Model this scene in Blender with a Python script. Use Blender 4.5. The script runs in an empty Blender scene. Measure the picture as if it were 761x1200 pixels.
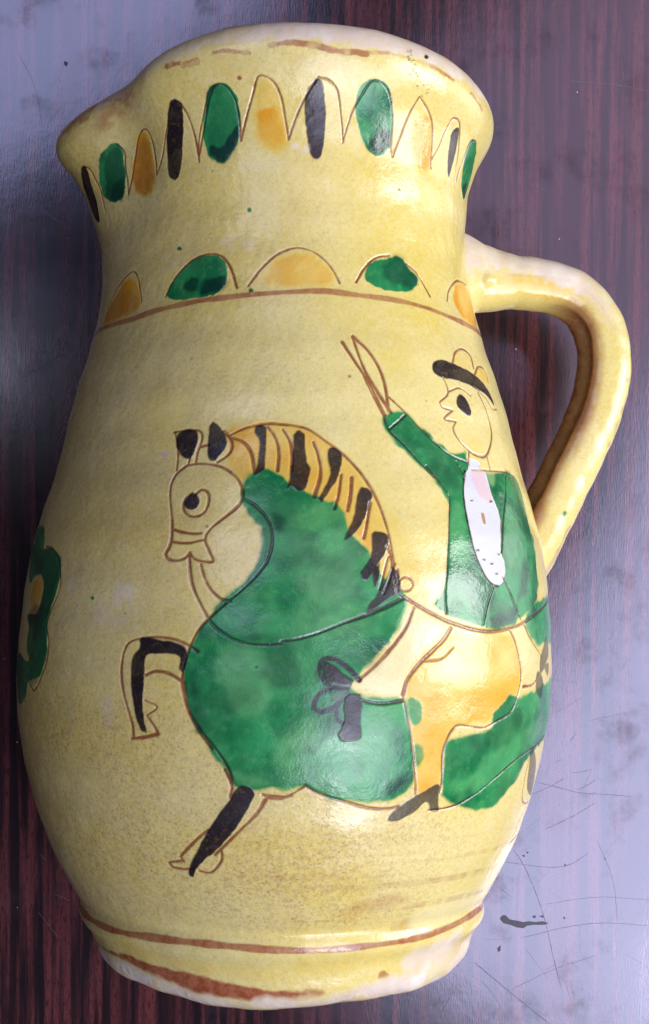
import bpy, math, random
import numpy as np
from mathutils import Matrix, Vector
R = math.radians
C = bpy.context.scene.collection
scene = bpy.context.scene
rng = np.random.default_rng(7)

# ------------------------------------------------------------------ camera, world, lamps, exposure
LEAN = 0.103                                    # the jug lies on its belly and its lip, so its axis dips towards the lip
JUG = Matrix.Translation((0, 0, 293.5*0.00022)) @ Matrix.Rotation(-math.atan(LEAN), 4, 'X')
cam_d = bpy.data.cameras.new('camera'); cam = bpy.data.objects.new('camera', cam_d); C.objects.link(cam)
cam_d.sensor_fit = 'HORIZONTAL'; cam_d.sensor_width = 36; cam_d.lens = 36*1800/761
cam_d.clip_start = 0.02; cam_d.clip_end = 50
_rot = (Matrix.Rotation(0.071, 4, 'X') @ Matrix.Rotation(0.006, 4, 'Z'))
cam.matrix_world = JUG @ Matrix.Translation(Vector((45, -130, 1800))*0.00022) @ _rot
scene.camera = cam
world = bpy.data.worlds.new('World'); scene.world = world; world.use_nodes = True
world.node_tree.nodes['Background'].inputs[0].default_value = (0.75, 0.72, 0.8, 1)
world.node_tree.nodes['Background'].inputs[1].default_value = 0.02
def lamp(name, loc, aim, sx, sy, power, col):
    d = bpy.data.lights.new(name, 'AREA'); d.shape = 'RECTANGLE'; d.size = sx; d.size_y = sy; d.energy = power; d.color = col
    o = bpy.data.objects.new(name, d); C.objects.link(o); o.location = loc
    o.rotation_euler = (Vector(aim)-Vector(loc)).to_track_quat('-Z', 'Y').to_euler(); return o
# a bright window above and to the right, paler ones at the left and behind
lamp('window_right', (.68, -.42, 1.15), (.30, -.20, 0), .85, 1.0, 15.5, (.72, .75, 1.0))
lamp('window_gap', (.60, -.62, 1.10), (.05, -.05, 0), .18, .42, 3.6, (.93, .94, 1.0))
lamp('added_key_right', (1.15, .10, .42), (0.02, 0, .06), .45, .7, 12, (.98, .98, 1.0))  # unseen key light added low at the right for stronger left-right contrast
lamp('window_left', (-.38, .56, 1.15), (-.2, .25, 0), .54, .46, 2.6, (.58, .64, 1.0))
lamp('window_back', (.44, .40, 1.15), (.15, .15, 0), .50, .70, 1.35, (.86, .70, .95))
lamp('lamp_left', (-.36, .11, 1.1), (0, 0, .06), .08, .07, .07, (.8, .85, 1.0))

scene.view_settings.view_transform = 'Standard'; scene.view_settings.look = 'None'
scene.view_settings.exposure = 0.08; scene.view_settings.gamma = 1.0
scene.view_settings.use_curve_mapping = False

# ------------------------------------------------------------------ node helpers
class NT:
    def __init__(s, name):
        s.m = bpy.data.materials.new(name); s.m.use_nodes = True; s.t = s.m.node_tree; s.t.nodes.clear()
        s.out = s.n('ShaderNodeOutputMaterial'); s.bsdf = s.n('ShaderNodeBsdfPrincipled'); s.l(s.bsdf.outputs[0], s.out.inputs[0])
    def n(s, k, **kw):
        o = s.t.nodes.new(k)
        for a, b in kw.items(): setattr(o, a, b)
        return o
    def l(s, a, b): s.t.links.new(a, b)
    def put(s, v, sock):
        if hasattr(v, 'links') or isinstance(v, bpy.types.NodeSocket): s.l(v, sock)
        elif isinstance(v, (tuple, list)): sock.default_value = tuple(v)+((1,) if len(v) == 3 and len(sock.default_value) == 4 else ())
        else: sock.default_value = v
    def math(s, op, a, b=0.0, clamp=False):
        o = s.n('ShaderNodeMath', operation=op); o.use_clamp = clamp; s.put(a, o.inputs[0]); s.put(b, o.inputs[1]); return o.outputs[0]
    def mix(s, f, a, b, mode='MIX'):
        o = s.n('ShaderNodeMix', data_type='RGBA', blend_type=mode); o.clamp_factor = True
        s.put(f, o.inputs[0]); s.put(a, o.inputs[6]); s.put(b, o.inputs[7]); return o.outputs[2]
    def coord(s, scale=(1, 1, 1), kind='Object'):
        tc = s.n('ShaderNodeTexCoord'); mp = s.n('ShaderNodeMapping'); s.l(tc.outputs[kind], mp.inputs[0]); mp.inputs['Scale'].default_value = scale; return mp.outputs[0]
    def noise(s, vec, scale, detail=3, rough=.55, dist=0.0):
        o = s.n('ShaderNodeTexNoise'); s.l(vec, o.inputs['Vector']); o.inputs['Scale'].default_value = scale
        o.inputs['Detail'].default_value = detail; o.inputs['Roughness'].default_value = rough; o.inputs['Distortion'].default_value = dist; return o.outputs[0]
    def ramp(s, v, lo, hi, a=0.0, b=1.0):
        o = s.n('ShaderNodeMapRange', interpolation_type='SMOOTHSTEP'); s.put(v, o.inputs[0])
        for i, x in enumerate((lo, hi, a, b)): o.inputs[i+1].default_value = x
        return o.outputs[0]
    def bump(s, h, strength, dist, normal=None):
        o = s.n('ShaderNodeBump'); o.inputs['Strength'].default_value = strength; o.inputs['Distance'].default_value = dist; s.l(h, o.inputs['Height'])
        if normal is not None: s.l(normal, o.inputs['Normal'])
        return o.outputs[0]
    def attr(s, name):
        a = s.n('ShaderNodeAttribute', attribute_name=name); p = s.n('ShaderNodeSeparateColor'); s.l(a.outputs['Color'], p.inputs[0])
        return p.outputs[0], p.outputs[1], p.outputs[2], a.outputs['Alpha']

def glaze_material():
    t = NT('slip_and_lead_glaze'); v = t.coord()
    g, o, b, l = t.attr('glaze_a'); p, w, c, r = t.attr('glaze_b'); n, k, soil, fresh = t.attr('glaze_c')
    big = t.noise(v, 28, 3); mid = t.noise(v, 120, 4); fine = t.noise(v, 900, 2, .6); pit = t.noise(v, 1700, 2, .7); spots = t.noise(v, 420, 3, .7)
    yel = t.mix(t.ramp(big, .35, .65), (.735, .605, .20), (.68, .525, .11))
    yel = t.mix(t.math('MULTIPLY', t.ramp(mid, .5, .75), .35), yel, (.72, .63, .30))
    yel = t.mix(t.math('MULTIPLY', soil, .55), yel, (.62, .45, .16))
    yel = t.mix(t.math('MULTIPLY', soil, t.ramp(t.noise(v, 850, 3, .7), .42, .62, .12, .95)), yel, (.40, .27, .10))
    yel = t.mix(t.math('MULTIPLY', t.ramp(pit, .52, .70), t.math('ADD', t.math('MULTIPLY', soil, .62), .16)), yel, (.20, .125, .04))
    yel = t.mix(t.math('MULTIPLY', t.ramp(fine, .35, .7), .26), yel, (.78, .70, .38))
    col = t.mix(c, yel, (.75, .68, .38))
    ochre = t.mix(t.ramp(o, .25, 1.15), t.mix(t.ramp(mid, .35, .7), (.72, .45, .03), (.76, .55, .07)), (.68, .30, .015))
    col = t.mix(t.math('MINIMUM', o, 1.0), col, ochre)
    gm = t.math('MULTIPLY', t.ramp(mid, .3, .72), .75)
    green = t.mix(gm, (.003, .135, .042), (.022, .31, .085))
    green = t.mix(t.math('MULTIPLY', t.ramp(spots, .50, .72), .28), green, (.14, .44, .13))
    green = t.mix(t.math('MULTIPLY', t.ramp(t.noise(v, 75, 4, .6), .46, .7), .7), green, (.002, .07, .032))
    green = t.mix(t.math('MULTIPLY', t.ramp(t.noise(v, 45, 3, .6), .48, .68), .5), green, (.13, .43, .12))
    green = t.mix(c, green, (.15, .43, .16))
    edge = t.ramp(g, .1, .8)
    green = t.mix(edge, (.22, .36, .07), green)
    col = t.mix(t.ramp(g, .0, .75), col, green)
    col = t.mix(t.math('MULTIPLY', p, t.ramp(mid, .3, .6, .75, 1)), col, (.002, .022, .018))
    line = t.mix(g, (.235, .085, .028), (.003, .030, .018))
    line = t.mix(t.ramp(mid, .4, .7), line, t.mix(g, (.33, .145, .06), (.006, .04, .022)))
    col = t.mix(n, col, t.mix(t.ramp(spots, .4, .65), (.28, .070, .028), (.38, .135, .062)))
    col = t.mix(t.math('MULTIPLY', l, t.ramp(spots, .25, .5, .72, 1)), col, line)
    blk = t.mix(t.ramp(fine, .40, .7), (.011, .006, .008), (.030, .018, .024))
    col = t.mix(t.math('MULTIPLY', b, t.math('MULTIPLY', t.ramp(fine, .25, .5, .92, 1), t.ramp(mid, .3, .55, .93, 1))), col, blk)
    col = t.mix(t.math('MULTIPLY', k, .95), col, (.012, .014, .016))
    bare = t.mix(t.ramp(mid, .35, .7), (.66, .53, .44), (.77, .68, .62))
    white = t.mix(fresh, bare, (.60, .59, .63))
    col = t.mix(w, col, white)
    col = t.mix(r, col, (.70, .42, .40))
    t.put(col, t.bsdf.inputs['Base Color'])
    rough = t.math('ADD', t.math('ADD', t.ramp(mid, .35, .7, .16, .28), t.math('MULTIPLY', w, .3)), t.math('MULTIPLY', b, .08))
    rough = t.math('ADD', rough, t.math('MULTIPLY', soil, .15))
    t.put(rough, t.bsdf.inputs['Roughness'])
    t.bsdf.inputs['IOR'].default_value = 1.55
    b1 = t.bump(fine, .36, .00018); b2 = t.bump(pit, .28, .00008, b1); b3 = t.bump(mid, .13, .0006, b2)
    # brushed pigment stands a hair above the slip
    b4 = t.bump(t.math('SUBTRACT', t.math('ADD', t.math('ADD', g, b), w), t.math('MULTIPLY', w, 2.0)), .5, .00006, b3)
    t.l(b4, t.bsdf.inputs['Normal'])
    return t.m

def wood_material():
    t = NT('polished_dark_wood'); 
    v = t.coord((1, .02, 1)); v2 = t.coord((1, .045, 1)); v3 = t.coord((1, 1, 1)); vp = t.coord((1, .12, 1))
    s1 = t.noise(v, 260, 2, .5, .15); s2 = t.noise(v2, 520, 3, .6); s3 = t.noise(v, 70, 1, .5); pore = t.noise(vp, 2600, 2, .6); cloud = t.noise(v3, 14, 4, .6); sm_ = t.noise(v3, 55, 5, .65)
    f = t.ramp(t.math('ADD', t.math('MULTIPLY', s1, .5), t.math('MULTIPLY', s2, .5)), .43, .62)
    col = t.mix(f, (.012, .007, .009), (.125, .032, .034))
    col = t.mix(t.math('MULTIPLY', t.ramp(s3, .45, .6), .5), col, (.050, .015, .018))
    col = t.mix(t.math('MULTIPLY', t.ramp(t.noise(v3, 1500, 2, .7), .45, .7), .35), col, (.012, .008, .012))
    col = t.mix(t.math('MULTIPLY', t.ramp(pore, .5, .68), .75), col, (.012, .006, .008))
    t.put(col, t.bsdf.inputs['Base Color'])
    rg = t.math('ADD', t.ramp(cloud, .35, .7, .13, .18), t.ramp(sm_, .55, .75, 0, .10))
    t.put(rg, t.bsdf.inputs['Roughness'])
    t.put(t.ramp(sm_, .50, .78, .60, .38), t.bsdf.inputs['Specular IOR Level'])
    t.bsdf.inputs['IOR'].default_value = 1.9
    b1 = t.bump(pore, .15, .00008); b2 = t.bump(t.noise(v3, 260, 3, .5), .12, .00012, b1)
    t.put((.88, .86, 1.0), t.bsdf.inputs['Specular Tint'])
    t.l(b2, t.bsdf.inputs['Normal'])
    return t.m

def plain(name, col, rough, spec=.5, var=.3, scale=400):
    t = NT(name); v = t.coord(); nz = t.noise(v, scale, 3)
    t.put(t.mix(t.ramp(nz, .35, .65, 0, var), col, tuple(x*.4 for x in col)), t.bsdf.inputs['Base Color'])
    t.bsdf.inputs['Roughness'].default_value = rough; t.bsdf.inputs['Specular IOR Level'].default_value = spec
    return t.m

# ------------------------------------------------------------------ mesh helper
def link_mesh(name, co, quads, mat, parent=None, attrs=None, normals=None, tris=None):
    me = bpy.data.meshes.new(name); co = np.asarray(co, np.float32); quads = np.asarray(quads, np.int32)
    k = quads.shape[1]
    me.vertices.add(len(co)); me.vertices.foreach_set('co', co.ravel())
    me.loops.add(quads.size); me.loops.foreach_set('vertex_index', quads.ravel())
    me.polygons.add(len(quads)); me.polygons.foreach_set('loop_start', np.arange(0, quads.size, k, dtype=np.int32))
    me.polygons.foreach_set('use_smooth', np.ones(len(quads), bool))
    me.update(calc_edges=True)
    for nm, a in (attrs or {}).items():
        at = me.attributes.new(nm, 'FLOAT_COLOR', 'POINT'); at.data.foreach_set('color', np.ascontiguousarray(a, np.float32).ravel())
    if normals is not None: me.normals_split_custom_set_from_vertices(np.ascontiguousarray(normals, np.float32))
    me.materials.append(mat)
    o = bpy.data.objects.new(name, me); C.objects.link(o); o.parent = parent
    return o

# ------------------------------------------------------------------ table
wood = wood_material()
def slab(x0, x1, y0, y1, z1, th, bev):
    p = [(x0, y0), (x1, y0), (x1, y1), (x0, y1)]
    def ring(i, z): return [(x+(i if x < 0 else -i), y+(i if y < 0 else -i), z) for x, y in p]
    v = ring(bev, z1)+ring(0, z1-bev)+ring(0, z1-th+bev)+ring(bev, z1-th)
    f = [(0, 1, 2, 3), (15, 14, 13, 12)]
    for k in range(3):
        for j in range(4): f.append((k*4+j, k*4+4+j, k*4+4+(j+1) % 4, k*4+(j+1) % 4))
    return v, f
v, f = slab(-.62, .62, -.45, .45, 0, .028, .004)
table = link_mesh('table', v, f, wood); table['kind'] = 'structure'
for pl in table.data.polygons: pl.use_smooth = False
scratch_m = plain('dull_scratch', (.17, .13, .18), .23, .3)
pale_m = plain('pale_scratch', (.30, .25, .30), .5, .4)
stain_m = plain('dried_ink', (.04, .03, .045), .38, .5, .6, 900)
SCRATCHES = [(0.000458,0,[(0.06746,-0.10420),(0.07086,-0.10860),(0.07509,-0.11848),(0.07803,-0.12759),(0.07994,-0.13672),(0.08318,-0.14847)]),
(0.000416,0,[(0.07474,-0.08389),(0.08120,-0.08541),(0.08767,-0.08718),(0.09541,-0.08740),(0.10445,-0.08812)]),
(0.000333,0,[(0.07747,-0.09816),(0.08517,-0.09447),(0.09286,-0.08975)]),
(0.000541,0,[(0.05615,-0.13896),(0.06241,-0.14415),(0.06764,-0.14857),(0.08070,-0.15896)]),
(0.000291,0,[(0.08554,-0.08097),(0.08811,-0.08069),(0.09094,-0.07990)]),
(0.000333,0,[(0.08662,-0.08615),(0.09022,-0.08457),(0.09226,-0.08300)]),
(0.000291,0,[(0.07983,-0.07789),(0.08291,-0.07658)]),
(0.000312,0,[(0.08440,-0.07164),(0.08643,-0.06852)]),
(0.000291,0,[(-0.08762,0.09633),(-0.07743,0.08880),(-0.06978,0.08377)]),
(0.000416,0,[(0.08170,0.12664),(0.08781,0.12592),(0.09544,0.12572),(0.10691,0.12326)]),
(0.000250,0,[(0.09630,0.13907),(0.09791,0.13153),(0.09878,0.12271)]),
(0.000250,0,[(0.06344,-0.11594),(0.06786,-0.11930)]),
(0.000270,0,[(0.06706,-0.08990),(0.07734,-0.08595),(0.08297,-0.08254)]),
(0.000250,0,[(0.05853,-0.14469),(0.06194,-0.14860),(0.06457,-0.15330)]),
(0.000250,0,[(0.06465,-0.10812),(0.08276,-0.11061),(0.09046,-0.10536)]),
(0.000250,1,[(0.06762,-0.14726),(0.08050,-0.14064),(0.09340,-0.13664)]),
(0.000208,1,[(0.07771,-0.12107),(0.09319,-0.11837),(0.10897,-0.11958)]),
(0.000250,0,[(0.09190,-0.00712),(0.10197,0.00833)]),
(0.000250,0,[(0.08041,-0.01233),(0.08935,-0.00842)]),
(0.000291,0,[(0.07083,0.09627),(0.07365,0.09426),(0.07543,0.09427)]),
(0.000208,0,[(-0.07999,0.03665),(-0.07232,0.04307),(-0.06465,0.04516)]),
(0.000208,0,[(-0.08511,0.01745),(-0.07743,0.02517),(-0.06975,0.03033)]),
(0.000229,0,[(-0.08251,0.13423),(-0.07692,0.12419),(-0.07489,0.11158)]),
(0.000250,0,[(0.09299,-0.10144),(0.09830,-0.11312),(0.09949,-0.12616)]),
(0.000250,0,[(0.08391,-0.14454),(0.08526,-0.14977)]),
(0.000250,0,[(0.08521,-0.14453),(0.08682,-0.14976)]),
(0.000250,0,[(0.04307,-0.15395),(0.04691,-0.14869)]),
(0.000250,0,[(0.04644,-0.15419),(0.05027,-0.14736)]),
(0.000250,1,[(0.07006,-0.13155),(0.09069,-0.12621),(0.10907,-0.12740)])]
STAINS = [[(0.06379,-0.12559),(0.06455,-0.12454),(0.06559,-0.12453),(0.06689,-0.12583),(0.06871,-0.12608),(0.07104,-0.12659),(0.07259,-0.12632),(0.07466,-0.12657),(0.07673,-0.12629),(0.07854,-0.12680),(0.07726,-0.12733),(0.07415,-0.12735),(0.07209,-0.12763),(0.07106,-0.12842),(0.06899,-0.12817),(0.06691,-0.12740),(0.06484,-0.12689)],
[(0.07361,-0.12475),(0.07464,-0.12448),(0.07465,-0.12526),(0.07387,-0.12527)],
[(0.07568,-0.12473),(0.07697,-0.12446),(0.07698,-0.12525)],
[(0.08292,-0.12495),(0.08370,-0.12495),(0.08345,-0.12573)],
[(0.06310,-0.13473),(0.06413,-0.13368),(0.06414,-0.13525),(0.06337,-0.13578)],
[(0.07032,-0.10626),(0.07109,-0.10600),(0.07110,-0.10678)],
[(0.07160,-0.10495),(0.07237,-0.10521),(0.07186,-0.10573)],
[(-0.06854,0.13155),(-0.06727,0.13105),(-0.06777,0.12979),(-0.06854,0.13054)],
[(0.08326,-0.10853),(0.08378,-0.10905),(0.08327,-0.10957)],
[(0.09512,-0.10663),(0.09564,-0.10689),(0.09539,-0.10741)]]

def ribbon(pts, w, z):
    P = np.array(pts, float); m = []
    for _ in range(3):
        if len(P) > 2: P = np.concatenate([P[:1], np.stack([P[:-1]*.75+P[1:]*.25, P[:-1]*.25+P[1:]*.75], 1).reshape(-1, 2), P[-1:]])
    for a, b in zip(P[:-1], P[1:]):
        k = max(1, int(np.linalg.norm(b-a)/.0012)); m += [a+(b-a)*i/k for i in range(k)]
    m.append(P[-1]); m = np.array(m)+rng.normal(0, .00003, (len(m), 2)); d = np.gradient(m, axis=0); d /= np.linalg.norm(d, axis=1)[:, None]+1e-9
    nn = np.stack([-d[:, 1], d[:, 0]], 1); u = np.linspace(0, 1, len(m)); ww = (w*.27*np.clip(np.minimum(u, 1-u)*6, .12, 1)*rng.uniform(.45, 1.25, len(m)))[:, None]
    a, b = m-nn*ww, m+nn*ww; co = np.concatenate([np.c_[a, np.full(len(m), z)], np.c_[b, np.full(len(m), z)]]); n = len(m)
    return co, [(i, i+1, n+i+1, n+i) for i in range(n-1)]
for i, (w, pale, pts) in enumerate(SCRATCHES):
    co, q = ribbon(pts, w, .00003+i*.000002)
    link_mesh('scratch', co, q, pale_m if pale else scratch_m, table)
co, q, k = [], [], 0
r_ = random.Random(11)
for i in range(60):                                                   # hairline scratches, uncountable
    x = r_.uniform(-.12, .12); y = r_.uniform(-.18, .18)
    if r_.random() < .6: x = r_.uniform(.055, .11); y = r_.uniform(-.15, .02)
    a = r_.gauss(.6, .5) if r_.random() < .7 else r_.gauss(-.9, .3); L = r_.uniform(.002, .012)
    c_, q_ = ribbon([(x, y), (x+L*math.cos(a)*.5, y+L*math.sin(a)*.5+r_.gauss(0, .0003)), (x+L*math.cos(a), y+L*math.sin(a))], r_.uniform(.00006, .00018), .000022)
    co.append(c_); q += [tuple(j+k for j in t_) for t_ in q_]; k += len(c_)
o = link_mesh('hairline_scratches', np.concatenate(co), q, scratch_m, table); o['kind'] = 'stuff'
for poly in STAINS:
    n = len(poly); top = [(x, y, .00012) for x, y in poly]; base = [(x*1.0, y, .00001) for x, y in poly]
    me = bpy.data.meshes.new('ink_stain'); me.from_pydata(top+base, [], [tuple(range(n))]+[(i, i+n, (i+1) % n+n, (i+1) % n) for i in range(n)]); me.materials.append(stain_m)
    o = bpy.data.objects.new('ink_stain', me); C.objects.link(o); o.parent = table
co, q, k = [], [], 0
for i in range(46):
    x, y, s = (r_.uniform(-.09, .1), r_.uniform(-.14, .14), r_.uniform(.00012, .0003))
    c_ = [(x+s*math.cos(j*1.05)*r_.uniform(.6, 1), y+s*math.sin(j*1.05)*r_.uniform(.6, 1), .00002) for j in range(6)]+[(x, y, s*.7)]
    co += c_; q += [(k+j, k+(j+1) % 6, k+6) for j in range(6)]; k += 7
o = link_mesh('dust_specks', co, q, plain('pale_dust', (.6, .55, .55), .8), table); o['kind'] = 'stuff'

# ------------------------------------------------------------------ jug shape
import numpy as np
SC = 0.00022            # jug units to metres (a jug about 25 cm tall)
def spline(kx, ky, x):
    kx = np.asarray(kx, float); ky = np.asarray(ky, float)
    n = len(kx); h = np.diff(kx); A = np.zeros((n, n)); b = np.zeros(n); A[0, 0] = A[-1, -1] = 1
    for i in range(1, n-1):
        A[i, i-1] = h[i-1]; A[i, i] = 2*(h[i-1]+h[i]); A[i, i+1] = h[i]
        b[i] = 6*((ky[i+1]-ky[i])/h[i]-(ky[i]-ky[i-1])/h[i-1])
    m = np.linalg.solve(A, b); i = np.clip(np.searchsorted(kx, x)-1, 0, n-2); t = x-kx[i]; u = kx[i+1]-x
    return m[i]*u**3/(6*h[i])+m[i+1]*t**3/(6*h[i])+(ky[i]/h[i]-m[i]*h[i]/6)*u+(ky[i+1]/h[i]-m[i+1]*h[i]/6)*t
# outer profile (height along the axis, radius) from the underside edge to the top of the lip
PROF = np.array([(-521, 176), (-521, 190), (-516, 203), (-505, 212), (-490, 217), (-476, 223), (-464, 231), (-453, 232),
    (-446, 231), (-436, 236), (-425, 242.5), (-380, 266), (-330, 284.8), (-270, 300), (-200, 307.8), (-120, 304.3), (-40, 293.4),
    (40, 270.5), (120, 251), (200, 227.1), (250, 216.5), (300, 210.5), (340, 211), (380, 215), (420, 227), (442, 237),
    (458, 243), (470, 244), (480, 241), (489, 235), (495, 227), (497, 219)], float)
_d = np.hypot(*np.diff(PROF, axis=0).T); TK = np.concatenate([[0], np.cumsum(_d)]); TMAX = TK[-1]
CXK = ([-521, -445, -330, -270, -200, -120, -40, 40, 120, 200, 250, 300, 500], [-1.5, -1.0, -1.0, -.8, .5, 1.6, 2.7, 3.5, 2.3, 1.0, -.4, -1, -1])
def prof(t): return spline(TK, PROF[:, 0], t), spline(TK, PROF[:, 1], t)
def sm(a, b, x): x = np.clip((x-a)/(b-a), 0, 1); return x*x*(3-2*x)
def bump(x, c, w): return np.exp(-((x-c)/w)**2)
def surf(phi, t, inset=0.0):
    """outer skin of the jug: phi in degrees (0 handle side, 90 painted front, 180 spout side), t along the profile"""
    t = np.asarray(t, float); phi = np.asarray(phi, float)
    s, r = prof(t); cx = np.interp(s, *CXK)
    up = sm(250, 470, s)
    p = (phi+90) % 360-90                                   # -90..270
    spw = np.interp(s, [240, 300, 340, 380, 420, 445, 470, 500], [0, 7, 18, 27, 33, 33, 28, 22])
    sp = spw*(bump(p, SPC, SPW)) - SPP*up*(1.3*bump(p, SPC-SPQ+4, 11)+bump(p, SPC+SPQ, 14))
    h = sm(330, 497, s)*np.interp(p, *DH)
    rr = r+sp-inset
    # hand-thrown unevenness
    rr = rr + .8*np.sin(np.radians(p)*2+s*.006)+.5*np.sin(np.radians(p)*3+1+s*.011) + .35*np.sin(s*.13+np.radians(p)*.6)*sm(-430,-350,s)
    low = sm(-440, -515, s)
    h = h + low*(np.interp(p, [-90, 0, 20, 60, 90, 110, 135, 150, 165, 180, 270], [0, 3, 1, -3, -7, -6, 2, 6, 12, 6, 0]) + 1.0*np.sin(p*.11)+.4*np.sin(p*.37+1))
    a = np.radians(phi)
    return np.stack([cx+rr*np.cos(a), s+h, rr*np.sin(a)], -1)
SPC, SPW, SPP, SPQ = 172., 19., 9., 36.
DH = ([-90, 0, 20, 40, 65, 90, 105, 118, 130, 142, 152, 162, 172, 185, 205, 240, 270], [-3, -16, -12, -3, 4, 3, 0, -9, -20, -32, -41, -46, -45, -32, -10, -3, -3])

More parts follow.
